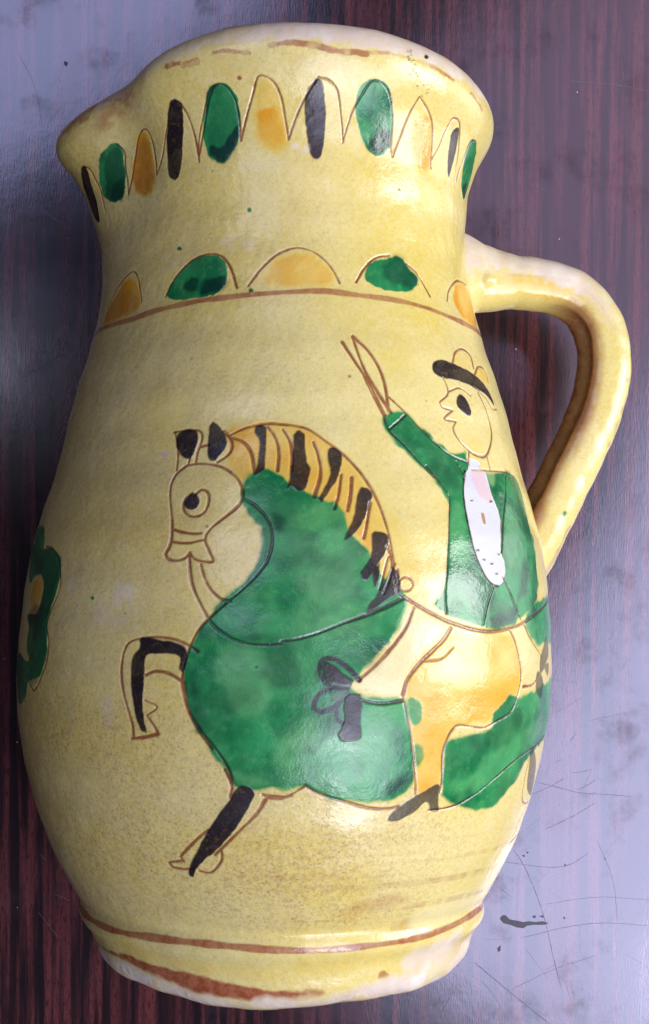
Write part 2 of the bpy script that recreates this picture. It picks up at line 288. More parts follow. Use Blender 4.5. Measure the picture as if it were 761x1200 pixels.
DECO = [
('horse','z',0,1,[(110.96,596.1),(112.96,587.6),(113.77,576.9),(113.68,563.3),(112.79,545.9),(112.07,530.7),(111.9,517.7),(112.21,508.5),(112.87,502.2),(111.99,496.7),(110.26,495.7),(107.77,502.9),(106.77,497.4),(105.09,494.7),(102.96,494.6),(103.8,504.5),(104.85,515.4),(104.76,520.9),(103.49,530.1),(101.15,540.3),(99.14,549.7),(98.1,558.2),(98.05,567.7),(99.24,579.3),(100.92,587.1),(102.99,593.1),(105.85,596.7),(108.72,597.7)]),
('horse','z',0,1,[(105.01,406),(107.02,412.5),(109.74,417.8),(113.47,419.8),(116.84,418.1),(119.33,413.9),(120.52,402.7),(120.78,384.9),(120.14,365),(119.15,347.4),(118.11,332.1),(117.96,319.8),(112.64,324.7),(113.45,332.9),(115,342.6),(112.78,351.1),(115.4,357.3),(115.22,382.2),(113.59,386.1),(111.26,385.5),(107.59,375.8)]),
('horse','z',0,1,[(98.75,263.4),(98.31,273.5),(92.38,266.7),(91.98,261.2),(93.81,246.3),(101.16,211.2),(101.21,197.4),(102.56,187.1),(104.29,181),(107.9,176.4),(112.95,183),(113.31,190),(110.29,198),(103.43,229.1)]),
('horse','z',0,1,[(65.5,450.3),(57.87,428.5),(60.78,412.4),(64.69,384.8),(66.68,364.8),(72.07,366),(75.05,376.8),(70.14,403.3)]),
('rider','z',0,1,[(47.31,702.3),(46.56,690.5),(47.38,682),(50.56,672.5),(46.58,665.2),(49.87,654.6),(45.99,653.1),(47.48,645.1),(46.84,634.9),(44.31,624.2),(44.68,604.9),(36.67,602.8),(36.79,619.5),(33.62,632.9),(31.08,650.3),(31.49,671.6),(34.94,698.3)]),
('rider','z',0,1,[(75.43,731.7),(72.89,712.1),(69.92,689),(66.59,652.5),(65,656.2),(65.62,682.4),(66.42,703.4),(68.92,724),(72.47,739.4)]),
('horse/mane','o',5,0.8,[(102.93,622.8),(101.4,636.5),(97.99,639.9),(94.21,643.4),(88.56,640.7),(83.01,631),(77.62,611.6),(73.38,582.7),(70.17,555.8),(68.49,520.2),(67.43,485.7),(70.3,477),(74.32,510.8),(77.6,527.9),(83.35,554.2),(90.21,571.9),(93.76,581),(98.1,576.5),(101.53,595.1)]),
('horse','o',7,0.35,[(71.25,546.5),(67.57,547.1),(64.56,512),(61.37,469.2),(53.75,431.1),(61.64,435.2),(66.87,460.3),(69.27,494.1)]),
('horse','g',4.2,1,[(98.08,575.6),(95.59,586.5),(92.44,590.2),(89.38,579.2),(85.9,567.5),(82.48,561.4),(79.08,552.7),(77.47,541.2),(76.45,523.6),(73.81,510.9),(71.88,492.2),(69.45,475.3),(66.86,467.1),(65.64,456.2),(66.3,439.3),(68.81,419.9),(72.14,400),(75.7,382.6),(76.94,372.8),(74.5,365.2),(70.37,360.9),(66.99,361.5),(65.36,355.5),(64.99,334.5),(63.54,308.8),(63.09,287.2),(64.21,267.3),(67.85,259.2),(72.28,259.1),(77.43,261.6),(81.61,266.3),(84.59,275.1),(88.09,271.7),(91.29,273.3),(95.31,271.3),(98.5,280.5),(99.75,293.1),(102.45,313.9),(105.19,334.4),(106.91,359.1),(107.33,383.9),(106.53,404.7),(103.8,433.9),(100.46,457.3),(96.09,475.8),(94.18,496.9),(93.33,514),(94.09,527),(96.8,544.8),(98.18,558.3)]),
('horse','g',4.2,1,[(56.61,311.7),(55.01,317.9),(51.9,321.5),(47.87,322.8),(44.26,328),(44.53,341.7),(42.1,352.1),(39.3,360),(35.07,357.8),(26.62,364.8),(20.27,370.5),(10.24,373.2),(9.29,330.3),(9.32,309.6),(20.96,300.5),(27.59,289.1),(30.27,271.5),(33.84,256.7),(39.03,243.9),(44.94,241.9),(49.76,246.2),(54.41,258.2),(55.67,267.6),(56.27,289.9)]),
('horse','c',6,0.45,[(98.72,293.2),(96.03,289.9),(92.69,283),(90.69,277.7),(94.04,276.6),(97.09,278.2),(98.42,284.3)]),
('horse','c',5,0.7,[(65.5,450.3),(57.87,428.5),(60.78,412.4),(64.69,384.8),(66.68,364.8),(72.07,366),(75.05,376.8),(70.14,403.3)]),
('horse','g',4,0.95,[(32.93,433.5),(31,449.4),(24.93,459),(9.29,464.6),(9.02,416.1),(19.8,415.9),(25.22,411.6),(29.16,417.5),(31.87,426.7)]),
('horse','c',5,0.35,[(38.58,429),(34.18,433.5),(26.78,403.7),(25.88,387.6),(29.46,372.1),(34.34,364),(35.08,395.4)]),
('horse','c',4,0.25,[(97.67,412.9),(95.21,415.2),(92.71,404.5),(92.17,378.6),(94.14,365.5),(97.42,369.7),(98.74,386.9)]),
('horse','p',6,0.9,[(68.16,269.9),(66.26,283.7),(64.34,289.8),(63.62,278.8),(64.99,270.3),(67.56,264.3)]),
('horse','p',6,0.35,[(68.44,330.9),(66.31,332.7),(64.99,300.7),(66.64,305.2),(68.61,316.1)]),
('horse','p',8,0.3,[(56.22,307.3),(50.76,321.3),(44.76,310.9),(46.49,289.3),(52.69,280.1),(55.61,285.4)]),
('horse','p',6,0.4,[(105.92,386.4),(104.54,373.5),(104.04,343.1),(105.35,347.3),(106.16,366.8)]),
('horse','p',9,0.35,[(97.34,577.3),(93.72,583),(90.71,573.4),(92.38,554.3),(95.7,563.8)]),
('horse','p',5,0.8,[(91.73,542.1),(89.74,537.9),(89.68,525.4),(91.23,525.4)]),
('horse','p',6,0.4,[(78.58,405.8),(71.35,418.3),(69.67,412.1),(72.99,391.4),(76.99,397.6)]),
('horse/mane','b',1,0.97,[(96.01,636.7),(94.91,638.6),(93.83,636.1),(93.59,625.5),(93.69,612),(93.8,590.8),(94.69,586.5),(95.76,583.4),(95.28,604.3),(95.19,619.7),(96.23,629.4)]),
('horse/mane','b',1,0.97,[(87.7,627.4),(86.37,632.3),(85.37,628.6),(85.29,611.3),(84.96,598.4),(84.13,591.9),(84.79,578.8),(85.41,569),(87.04,567.8),(88.27,573.1),(89.06,567.3),(88.51,585.1),(88.02,602.5)]),
('horse/mane','b',1,0.97,[(80.39,611.8),(79.26,615.2),(77.57,609),(77.79,594.8),(78.72,581.5),(80.07,570.5),(82.2,554.3),(82.67,559.6),(81.08,574.8),(80.14,587.9),(80.59,601)]),
('horse/mane','b',1,0.97,[(74.69,564.8),(73.73,572.5),(72.44,572),(71.58,566.3),(71.87,558.7),(73.05,545.7),(74.29,532.8),(76.02,522.2),(77.84,515.9),(77.19,526.3),(75.81,541.1),(75.24,554)]),
('horse/mane','b',1,0.97,[(72.33,524.1),(70.91,526),(69,522.3),(69.11,511.4),(71.01,493.9),(73.68,476.7),(74.81,483),(72.66,502.4)]),
('horse/mane','b',1.3,0.97,[(68.61,490.7),(67.1,483.6),(67.04,466.6),(69.49,458.1),(73.9,443.2),(72.2,460),(69.87,477)]),
('horse/mane','b',1.3,0.97,[(72.62,485.3),(71.35,493.9),(70.5,502.6),(71.32,476.9),(72.2,468.4)]),
('horse','l',3.6,1,[(101.58,627.8),(98.85,634.3),(95.7,638.1),(92.94,639.6),(88.8,638.1)]),
('horse','l',3.6,1,[(92.31,639.2),(88.77,638.2),(84.81,634.1),(80.96,621.5),(77.57,609),(74.25,592),(71.97,573.8),(70.16,552.6),(68.96,527.3),(68.34,506.7),(68.05,494.2)]),
('horse','l',3.4,1,[(69.2,511.4),(68.74,502.8),(68.25,483.5),(67.57,464.5)]),
('horse','l',4,1,[(101.54,624.9),(99.11,620.8),(97.48,613.1),(96.59,602.4),(96,586.9)]),
('horse','l',3.4,1,[(93.52,636.1),(91.92,625.5),(91.05,610.1),(91.18,588.9)]),
('horse','l',3.8,1,[(90.18,633.4),(88.79,621.9),(88.16,606.8),(88.32,589.4)]),
('horse','l',4,1,[(83.59,620.1),(82.59,605.1),(82.26,585.5),(83.59,561.6)]),
('horse','l',4,1,[(77.9,586),(78.67,564.2),(79.6,549.2)]),
('horse','l',4.2,1,[(75.71,583),(76.17,564.6),(76.97,547.3)]),
('horse','l',4.2,1,[(72.16,556.5),(73.26,533),(74.03,519.3)]),
('horse','l',3,1,[(69.2,500.6),(71.18,468.5)]),
('horse','l',3,1,[(67.86,494.3),(70.34,464.3)]),
('horse','l',3,1,[(67.41,487.9),(67.31,464.5),(66.17,460.4)]),
('horse','l',2.6,1,[(65.88,480.7),(64.82,479.1),(64.32,473.2),(65.07,467.2),(66.51,467.1),(67.38,471.3),(67.17,477.2),(65.88,480.7)]),
('horse','l',3.6,1,[(110.96,596.1),(112.96,587.6),(113.77,576.9),(113.68,563.3),(112.79,545.9),(112.07,530.7),(111.9,517.7),(112.21,508.5),(112.87,502.2),(111.99,496.7),(110.26,495.7),(108.62,498.4),(107.78,503.8)]),
('horse','l',3.4,1,[(107.78,503.8),(106.77,497.4),(105.09,494.7),(102.96,494.6),(103.8,504.5),(104.85,515.4),(104.76,520.9),(103.49,530.1),(101.15,540.3),(99.14,549.7),(98.1,558.2),(98.05,567.7),(99.24,579.3),(100.92,587.1),(102.99,593.1),(105.85,596.7),(108.72,597.7),(110.96,596.1)]),
('horse','l',3.4,1,[(111.49,527.3),(109.67,524.4),(107.38,522.9),(105.83,523.2)]),
('horse','l',3.2,1,[(111.76,514.9),(109.81,513.3),(107.57,513.7),(106.13,515.5),(104.86,516.4)]),
('horse','l',2.6,1,[(115.28,633.1),(112.24,634),(109.17,633.6),(108.19,628.6),(108.27,620.9),(108.96,609.4),(109.06,597.7)]),
('horse','l',2.4,1,[(114.98,632.3),(114.1,621.9),(113.44,606.2),(113.17,590.5)]),
('horse','l',3,1,[(110.55,602.8),(110.76,596.4)]),
('horse','l',2.8,1,[(108.26,616),(106.71,617.7)]),
('horse','l',3.6,1,[(103.26,631.8),(101.51,622.9),(101.2,613.3),(102.07,605.7),(104.11,598.7)]),
('horse','l',3,1,[(107.88,564.5),(106.83,569.2),(105.4,566.2),(104.93,558.5),(105.36,547.1),(106.72,541.2),(108.63,541.3),(109.95,546.6),(110.39,555.2),(109.95,560.9)]),
('horse','l',3.6,1,[(98.4,573.4),(97.94,560.1),(95.58,552.4),(93.33,541.1),(92.01,528.1),(91.82,509.9),(92.69,492.7)]),
('horse','l',3.6,1,[(91.86,509.7),(92.41,496.3),(94.4,480.7),(96.81,467.4),(99.27,456.4),(101.73,445.4),(104.56,430.1),(106.16,414.7),(107.15,399.3),(107.72,381.9),(107.48,366.6),(106.44,347.1),(104.44,329.9),(101.93,311.5)]),
('horse','l',3.4,1,[(107.32,375.6),(106.62,350.9),(104.09,330.5),(100.9,309.9),(98.53,289.1),(98.22,272)]),
('horse','l',3.2,1,[(92.18,266.1),(88.15,264.9),(85.38,272.7),(84.36,275.7)]),
('horse','l',3,1,[(84.51,276),(82.04,268.3),(77.42,260.3),(71.72,251.8),(67.2,250.4),(65.4,252.7)]),
('horse','l',3,1,[(58.23,245.9),(54.46,246.4),(50.56,250),(45.4,260.5),(40.62,273.6),(35.01,287.4),(28.34,297.5),(14.53,309.9)]),
('horse','l',3.6,1,[(107.88,503.1),(107.42,487.4),(106.55,469.6),(104.83,452),(102.45,433.4),(99.8,422.6),(96.44,415.1),(92.75,413.1),(89.46,414.3)]),
('horse','l',4,1,[(89.47,416.9),(86.4,419),(82.54,425.3),(78.62,433.7),(74.58,441.1),(70.39,449.6),(66.46,459.3)]),
('horse','l',3.2,1,[(105.33,491.8),(104.19,476.2),(102.77,465.2),(100.98,457.5),(99.26,455.3)]),
('horse','l',4,1,[(64.27,449.9),(65.77,433),(67.98,416.2),(70.5,401.7),(72.99,389.3),(75.19,380)]),
('horse','l',3.6,1,[(74.47,360),(72.83,357.2),(70.35,356),(66.55,358.9)]),
('horse','l',3.2,1,[(105.01,406),(107.02,412.5),(109.74,417.8),(113.47,419.8),(116.84,418.1),(119.33,413.9),(120.52,402.7),(120.78,384.9),(120.14,365),(119.15,347.4),(118.11,332.1),(117.96,319.8)]),
('horse','l',5,1,[(118.38,319.1),(115.45,321),(112.64,324.7)]),
('horse','l',2.6,1,[(112.54,324.7),(113.45,332.9),(115,342.6)]),
('horse','l',2.6,1,[(115,342.6),(112.78,351.1),(115.4,357.3)]),
('horse','l',3.6,1,[(115.22,382.2),(113.59,386.1),(111.26,385.5),(109.41,381.7),(107.59,375.8)]),
('horse','l',3,1,[(99.58,291.3),(98.77,282.5),(98.31,273.5),(98.75,263.4)]),
('horse','l',3.6,1,[(103.43,229.1),(106.13,217.9),(110.29,198),(109.84,192.8)]),
('horse','l',3.6,1,[(110.45,193),(113.31,190),(112.64,185.1),(109.92,184),(108,185.7)]),
('horse','l',4.4,1,[(91.98,261.2),(93.81,246.3),(96.32,233),(99.39,217.3),(102.67,201.4)]),
('horse','l',3.6,1,[(101.23,207.2),(101.21,197.4),(102.56,187.1),(104.29,181),(106.45,183)]),
('horse','l',3.6,1,[(92.45,266.7),(91.37,263.5),(89.33,262.8),(87.13,266)]),
('horse','l',2.2,1,[(26.18,288.5),(25.32,264.4),(23.19,241.7),(15.8,235.1),(9.97,246.7)]),
('horse','l',2.2,1,[(8.51,305.2),(11.19,277),(8.94,251.1)]),
('horse','l',2.2,1,[(15.01,229.6),(19.04,212.1),(19.93,189.9)]),
('horse','l',2.2,1,[(10.91,230.3),(9.32,200.6),(20.74,189.2)]),
('horse','l',3.6,1,[(34.02,368.4),(29.37,369.8),(25.87,380.7)]),
('horse','l',2.4,1,[(33.64,435.7),(30.31,417.6),(25.38,403.6),(24.1,396.5)]),
('horse','b',0.8,1,[(114.41,624.9),(113.53,632.5),(111.61,635.5),(109.58,633.1),(108.91,626.8),(109.01,618.1),(109.65,608.5),(110.33,602.8),(111.87,604.4),(113.37,611.1),(114.38,619.1)]),
('horse','b',0.8,1,[(106.5,638.1),(105.74,642.3),(104.18,636.8),(102.79,627.9),(102.2,620.1),(102.58,612.4),(103.66,605.8),(104.54,600.1),(105.54,600.2),(106.51,607.1),(106.61,616.8),(106.5,628.4)]),
('horse','b',0.8,1,[(109.75,560.9),(108.71,566.1),(107.46,563.5),(106.74,557.7),(106.95,550.1),(108.21,547),(109.64,549.4),(110.19,555.2)]),
('horse','b',0.8,1,[(116.85,418.5),(115.14,419.7),(112.03,416.6),(109.27,414.5),(107.45,410.2),(106.86,401.5),(107.19,390.6),(107.57,384.9),(108.36,388.4),(108.25,399.3),(110.09,403.5),(112.86,403.3),(115.22,400.9),(115.46,389.9),(115.48,372.3),(115.79,354.6),(115.38,337),(114.92,326),(115.89,327),(117.36,341.1),(118.1,363.1),(118.46,385.2),(118.18,400.7),(116.76,408.6)]),
('horse','b',0.8,1,[(97.82,269.9),(96.42,275.5),(94.73,273.9),(93.91,267.5),(94.45,259.2),(95.9,246.1),(98.15,229),(100.53,215.2),(103.02,202.9),(104.68,197.6),(105.97,190.3),(107.24,183.8),(107.92,175.8),(108.75,176.1),(108.69,183.4),(107.5,195.9),(105.5,212.2),(103.25,229.1),(100.84,247.3),(98.76,261.5)]),
('horse','b',0.8,0.8,[(25.08,302.1),(20.44,286),(13.8,258.7),(13.68,241.3),(21.21,252.8),(24.76,278.5),(26.41,297.9)]),
('horse','b',1,0.75,[(19.31,421.8),(17.05,402.8),(21.78,389.3),(25.14,380.6),(25.69,394.4),(22.29,410.3)]),
('horse','b',1,0.75,[(27.52,383.2),(23.42,375.7),(23.12,354.8),(27.19,362.6)]),
('horse','b',1,0.7,[(22.69,389.4),(17.88,391.1),(18.88,377.2)]),
('horse/bow','b',1.2,1,[(81.69,395.5),(80.13,393.9),(77.77,383.2),(76.11,378.6),(76.96,374.5),(80.09,376),(81.67,383.2)]),
('horse/bow','b',1.6,0.5,[(80.45,369.8),(77.53,370.8),(77.11,366.7),(78.83,360.5),(79.98,356.4),(80.41,362.6)]),
('horse/bow','b',1,1,[(77.29,364.6),(74.92,365.6),(74.47,360.4),(74.68,343.9),(74.41,327.2),(74.94,321.4),(78.14,320.8),(78.78,325.4),(77.72,339.9),(77.93,354.3)]),
('horse/bow','k',4,1,[(75.19,379.4),(77.39,391.4),(79.75,399.2),(81.7,399.6),(82.53,391.4),(82.12,381.1),(80.47,373.9),(78.51,370.8),(76.96,374.9)]),
('horse/bow','k',3.6,1,[(77.14,370.8),(79.3,372.9),(81.61,368.8),(83.1,360.6),(83.36,352.3),(81.87,348.6),(79.95,352.3),(78.44,360.5),(77.11,366.7)]),
('horse/bow','k',3,1,[(77.87,362.6),(79.17,352.3),(79.11,342),(77.9,336.8)]),
('rider/trousers','o',4,0.82,[(56.49,425.1),(49.37,423.4),(39.87,425),(36.7,408.9),(35.32,382),(36.26,362.5),(40.75,349.2),(45.95,335.5),(53.3,330.9),(56,322.8),(56.48,305.6),(56.56,285.6),(57.5,267.3),(61.37,263),(62.72,287.1),(64.11,317.4),(65.32,351.3),(66.17,366.5),(65.92,380.7),(64.11,397.3),(60.78,411.5)]),
('rider/trousers','c',6,0.35,[(61.73,403.1),(55.91,405.5),(51.83,383.9),(55.91,367.2),(62.58,363.6),(65.38,376.4)]),
('rider/jacket','g',4,1,[(67.14,649.7),(61.69,657),(58.86,645.8),(54.37,629.5),(50.14,617),(45.32,618.9),(44.75,608.7),(41.98,600.2),(37.08,598.2),(30.31,603.1),(24.97,602.5),(21.75,591.9),(21.44,570.1),(22.43,540),(22.31,511),(23.34,482.4),(24.79,463.6),(29.54,449.5),(34.01,442.9),(38.48,433.9),(44.34,430.3),(50.4,434.6),(55.68,442.2),(58.6,448),(59.31,456.5),(57.46,469.5),(56.39,486.9),(55.61,513.4),(54.04,550),(53.91,563.9),(56.16,584.8),(59.85,601.6),(63.69,617.3),(66.4,632.3)]),
('rider/jacket','c',4,0.6,[(38.64,598.9),(35.54,599.2),(35.7,590.9),(38.02,583.9),(38.86,589.7)]),
('rider/jacket','p',5,0.8,[(45.8,439.9),(42.85,445.5),(39.75,446.6),(36.07,455.2),(35.71,443.9),(40.76,434.5),(44.33,432.6)]),
('rider/jacket','p',5,0.6,[(30.95,501.9),(28.6,494.5),(30.88,470.9),(35.24,459.1),(34.09,478.2)]),
('rider/jacket','p',5,0.35,[(26.71,596.7),(22.79,596.3),(22.31,567.2),(22.58,531.9),(27.18,526.6),(27.49,555)]),
('rider/jacket','p',4,0.6,[(31.68,444.1),(25.02,452.1),(22.53,448.3),(31.86,440.3)]),
('rider','g',2,0.8,[(44.69,342.8),(42.1,352.1),(39.14,360),(36.4,358.1),(38.23,345.8),(43.19,335.9)]),
('rider','g',2.5,0.75,[(65.69,359.8),(63.48,360.7),(62.38,351.1),(62.79,336.5),(64.57,334.6)]),
('rider','g',2.5,0.7,[(63.73,315.4),(61.85,314),(61.13,304.2),(61.8,291.5),(62.98,291.7)]),
('rider/shirt','w',0.7,1,[(44.05,612.9),(43,611.3),(41.21,611),(40.46,606.9),(41.59,601.2),(39.48,601.6),(39.02,591.6),(39.01,573.4),(38.37,563.5),(37.92,547.6),(39.29,527.4),(40.08,509.8),(39.24,498.5),(39.47,487),(41.13,475.5),(43.83,474.8),(46.09,484.2),(47.85,502.7),(49.01,525.1),(48.94,550.4),(48.48,574.2),(46.92,592.7),(45.16,600.4)]),
('rider/shirt','r',1.5,0.6,[(44.45,597.7),(39.94,600.4),(39.82,587.3),(38.98,569.3),(40.57,566.4),(43.04,568),(44.23,577.6)]),
('rider/shirt','n',1,0.9,[(44.37,552.8),(43.2,552.4),(43.41,538.1),(44.38,539.4)]),
('rider/shirt','b',0.8,1,[(47.03,565.5),(45.86,566.1),(46.06,563.4),(47.1,563.1)]),
('rider/shirt','b',0.8,1,[(40.36,566.5),(38.94,567.1),(39.21,564.4),(40.47,564)]),
('rider/shirt','b',0.8,1,[(48.03,511.3),(46.96,511.7),(47.08,509.2),(48.04,509)]),
('rider/shirt','b',0.8,1,[(41.6,508.2),(40.32,508.6),(40.48,506.1),(41.62,505.9)]),
('rider/shirt','b',0.8,1,[(46.44,501.6),(45.33,502),(45.48,499.5),(46.47,499.3)]),
('rider/shirt','b',0.8,1,[(44.19,497.8),(43.01,498.2),(43.17,495.7),(44.22,495.5)]),
('rider/shirt','b',0.8,1,[(43.17,487.2),(41.96,487.6),(42.12,485.1),(43.2,485)]),
('rider/shirt','k',3,1,[(46.61,596.9),(48.7,574.1),(49.16,548.4),(49.11,525.1),(48.01,500.8),(45.98,482.4),(43.83,474.6),(42.39,473.5)]),
('rider/hat','o',3,0.35,[(41.99,721.7),(39.66,734.2),(35.43,742),(31.77,736.6),(32.13,720.9),(37.23,719)]),
('rider/hat','o',3,0.6,[(32.08,713.9),(28.71,724.5),(23.92,724.1),(24.12,709.3),(29.6,708.6)]),
('rider','o',6,0.3,[(44.71,630.5),(38.61,638.6),(37.56,628.4),(42.01,619.9)]),
('rider/hat','b',0.8,1,[(50.3,713),(49.01,720.5),(44.93,722.7),(39.39,719.1),(31.84,712.7),(26.44,699.4),(25.61,681.9),(29.36,692),(35.06,697.4),(42.04,701),(48.18,701.8),(50.32,706.2)]),
('rider','b',0.8,1,[(44.53,678.1),(42.63,684.9),(40.58,681.5),(39.42,667.4),(40.06,662.3),(42.35,663.2),(44.62,670.1)]),
('rider/shoe','b',0.8,0.9,[(67.6,238.7),(66.22,248.4),(63.2,258.8),(60.53,265.9),(57.79,272.9),(56.42,271.4),(56.4,259.1),(55.57,245.3),(57.75,246),(59.13,255.4),(61.8,245),(65.44,237)]),
('rider','l',3,1,[(42.2,721.5),(39.7,735.6),(35.24,743.3),(31.49,738.2),(31.92,722.4)]),
('rider','l',3,1,[(32.26,714.7),(28.44,726.1),(23.56,725.8),(23.8,710.9)]),
('rider','l',2.4,1,[(34.94,698.3),(29.87,688.9),(27.18,677.4),(23.35,679.1)]),
('rider','l',2.8,1,[(47.31,702.3),(46.56,690.5),(47.38,682),(50.56,672.5),(50.03,667.5),(46.58,665.2)]),
('rider','l',2.8,1,[(46.58,665.2),(49.87,654.6),(45.99,653.1)]),
('rider','l',2.8,1,[(45.99,653.1),(47.48,645.1),(46.84,634.9),(44.31,624.2),(41.28,617.5),(37.43,617.9),(33.62,632.9),(31.08,650.3),(31.49,671.6),(33.33,692.4)]),
('rider','l',2.6,1,[(46.73,686.3),(41.87,693),(37.76,686.3)]),
('rider','l',2.6,1,[(43.71,620.5),(44.68,604.9)]),
('rider','l',2.6,1,[(36.79,619.5),(36.67,602.8)]),
('rider','l',4,1,[(75.43,731.7),(72.89,712.1),(69.92,689),(68.11,668.6),(66.59,652.5)]),
('rider','l',4,1,[(72.47,739.4),(68.92,724),(66.42,703.4),(65.62,682.4),(65.56,657.9)]),
('rider','l',4,1,[(72.51,738),(71.55,717.8),(69.76,694.3),(67.38,674),(65,656.2)]),
('rider','l',3.6,1,[(71.34,701.9),(69.63,678.6),(67,652.3)]),
('rider','l',2.4,1,[(65.01,672.7),(61.67,659.1),(58.42,643.5),(54.59,626.7),(50.3,614),(44.54,607)]),
('rider','l',3,1,[(65.87,637.3),(61.2,654.1)]),
('rider','l',3,1,[(67,652.3),(66.03,635.9),(62.45,619),(56.34,587.3)]),
('rider','l',2.8,1,[(43.85,473.3),(46.01,454.6),(47.61,434.3)]),
('rider','l',2.8,1,[(40.28,483.1),(37.4,460.8),(34.09,436.4)]),
('rider','l',2.2,1,[(29.57,599.6),(33.17,573.5),(37.97,535.6),(39.88,509.8)]),
('rider','l',2,1,[(43.94,600.3),(37.27,601.5),(27.92,603.4),(22.25,598.7),(18.84,585.4)]),
('rider','l',2.4,1,[(57.73,599.2),(55.89,587.8),(53.74,572.6),(53.25,561),(54.97,527.7),(56.27,490.3),(57.04,468.4),(57.03,444.9)]),
('rider','l',2,1,[(23.33,535.8),(22.67,505.6),(23.29,487.5),(24.72,467.7)]),
('rider','l',2,1,[(48.86,607.1),(47.8,596.4),(47.23,588.6)]),
('rider','l',4,1,[(65.99,460.4),(61.49,447.9),(55.79,435.3),(46.94,426.8),(36.88,432.1),(25.53,447.4),(10.24,464.6)]),
('rider','l',4.4,1,[(56.15,430),(57.94,418.3),(60.82,405.7),(63.63,393.2),(65.86,378.7),(66.61,364.1)]),
('rider','l',2.4,1,[(55.54,410.2),(58.47,399.3),(62.25,397.3)]),
('rider','l',2.8,1,[(66.61,364.1),(65.55,343.1),(64.24,317.6),(62.98,291.7),(61.93,264.1)]),
('rider','l',3,1,[(39.36,429),(37.02,413.4),(35.57,393.2),(35.4,368.6),(38.2,344.7),(43.15,334.8),(46.87,328.7),(51.1,331.1),(54.38,331.8),(56.13,320.3),(56.87,303.1),(56.24,276.7),(56.17,263.3)]),
('dark_oval','b',0.8,1,[(162.36,984.1),(160.47,984.6),(160.61,968.1),(162.01,943.8),(162.16,918.6),(163.58,903.7),(166.99,912.4),(168.58,938.9),(165.71,964.5)]),
('green_oval','g',1.6,1,[(155.81,968),(152.59,990.4),(148.81,998.8),(146.26,997.1),(145.35,985.5),(146.17,958.3),(147.23,927.5),(149.4,918),(152.75,917.5),(157.02,927.9),(157.72,945)]),
('green_oval','p',3,0.6,[(150.54,990.6),(146.51,991),(146.21,965.2),(147.76,922.2),(150.53,916.7),(155.87,926.7),(154.03,961.5)]),
('green_oval','p',2.5,0.9,[(153,939.4),(147.32,946.3),(147.76,922.2),(150.53,916.7),(153.74,921.7)]),
('amber_oval','o',5,1.3,[(138.93,988.7),(135.22,995.5),(133.46,984),(133.04,954.8),(132.78,931.7),(133.97,916.5),(138.53,913.6),(142.9,926.7),(143.69,948.9)]),
('dark_oval.001','b',0.8,1,[(123.97,993.7),(121.84,1009.2),(120.15,1011.4),(118.49,1004.8),(118.86,987.5),(120.26,958),(121.5,933.3),(122.76,922.6),(124.49,921.9),(126.3,930.2),(126.22,958.3)]),
('green_oval.001','g',1.6,1,[(109.51,1013.3),(106.94,1015.3),(104.36,1010.6),(102.56,999.8),(102.01,981.3),(102.71,956.3),(104.85,943),(107.62,930.7),(111.8,941),(113.16,961.1),(112.52,982.5),(111.1,1000.6)]),
('green_oval.001','p',5,0.35,[(109.11,1008.3),(106.5,1010.8),(103.47,1000.1),(102.64,981.5),(103.76,952),(107.62,933.2),(111.74,945.8),(110.84,981.3)]),
('green_oval.001','p',3,0.95,[(111.6,953),(108.17,950.2),(105.26,961.7),(102.63,970),(103.09,951.8),(107.62,930.7),(111.44,940.8)]),
('amber_oval.001','o',6,0.5,[(98.17,1005.1),(96.24,1014.6),(92.77,1012.8),(90.18,1001.5),(89.27,981.5),(88.29,954.6),(89.86,943.2),(94.35,943.4),(97.2,955.2),(98.26,978.1)]),
('amber_oval.001','o',7,0.95,[(97.62,980.2),(93.54,988.6),(90.19,981.5),(88.6,954.6),(90.5,942.7),(94.35,943.4),(96.88,955.1)]),
('dark_oval.002','b',0.8,1,[(83.65,1002),(81.75,1013.2),(79.97,1012.5),(78.95,998.4),(78.19,976.2),(78.35,951.5),(79.22,937.4),(80.84,934.3),(82.29,941.5),(83.47,964),(84.09,986.3)]),
('dark_oval.002','n',2,0.6,[(82.83,946.1),(80.9,947.5),(78.93,944.5),(80.19,934.4),(81.82,936.9)]),
('green_oval.002','g',1.6,1,[(69.89,1006),(68.18,1016.8),(64.84,1020.1),(61.58,1015.5),(59.2,1001.5),(57.96,979.1),(57.77,958.3),(60.46,945.4),(64.2,947.5),(67.41,961.9),(69.72,983.5)]),
('green_oval.002','p',4,0.95,[(65.3,957.2),(62.7,968.9),(58.49,974),(57.72,960.6),(59.77,948.8),(63.48,947.9)]),
('amber_oval.002','o',4,0.9,[(51.42,989.4),(48.96,1000.3),(45.16,998.2),(42.15,973.7),(41.11,944.7),(47.88,941.5),(50.1,961.6)]),
('amber_oval.002','o',7,1.2,[(50.11,968.8),(46.71,971.8),(42.71,970.6),(41.11,944.7),(47.4,941.4)]),
('dark_oval.003','b',0.8,1,[(34.86,992.7),(33.34,1002.9),(31.57,1002.7),(30.02,982.9),(29.92,961.3),(31,945.5),(33.08,963)]),
('green_oval.003','g',1.4,1,[(23.34,989.5),(22.99,1003.3),(19.39,1006.3),(13,989.7),(10.59,962.3),(15.14,935.9),(18.82,940.9),(21.72,963)]),
('green_oval.003','p',2,0.9,[(19.25,946.1),(13.44,958.7),(15.14,935.9)]),
('zigzag_line','l',2.5,1,[(161,984.8),(159.26,973.8),(159.02,950.3),(158.28,912.1)]),
('zigzag_line','l',2.5,1,[(146.63,997.4),(145.21,981.6),(146.2,954.9),(145.99,920.7)]),
('zigzag_line','l',2.5,1,[(145.99,920.7),(142.32,960.3),(138.93,988.7),(135.49,997.9),(133.16,992.7),(132.03,971.1),(132.12,933.9)]),
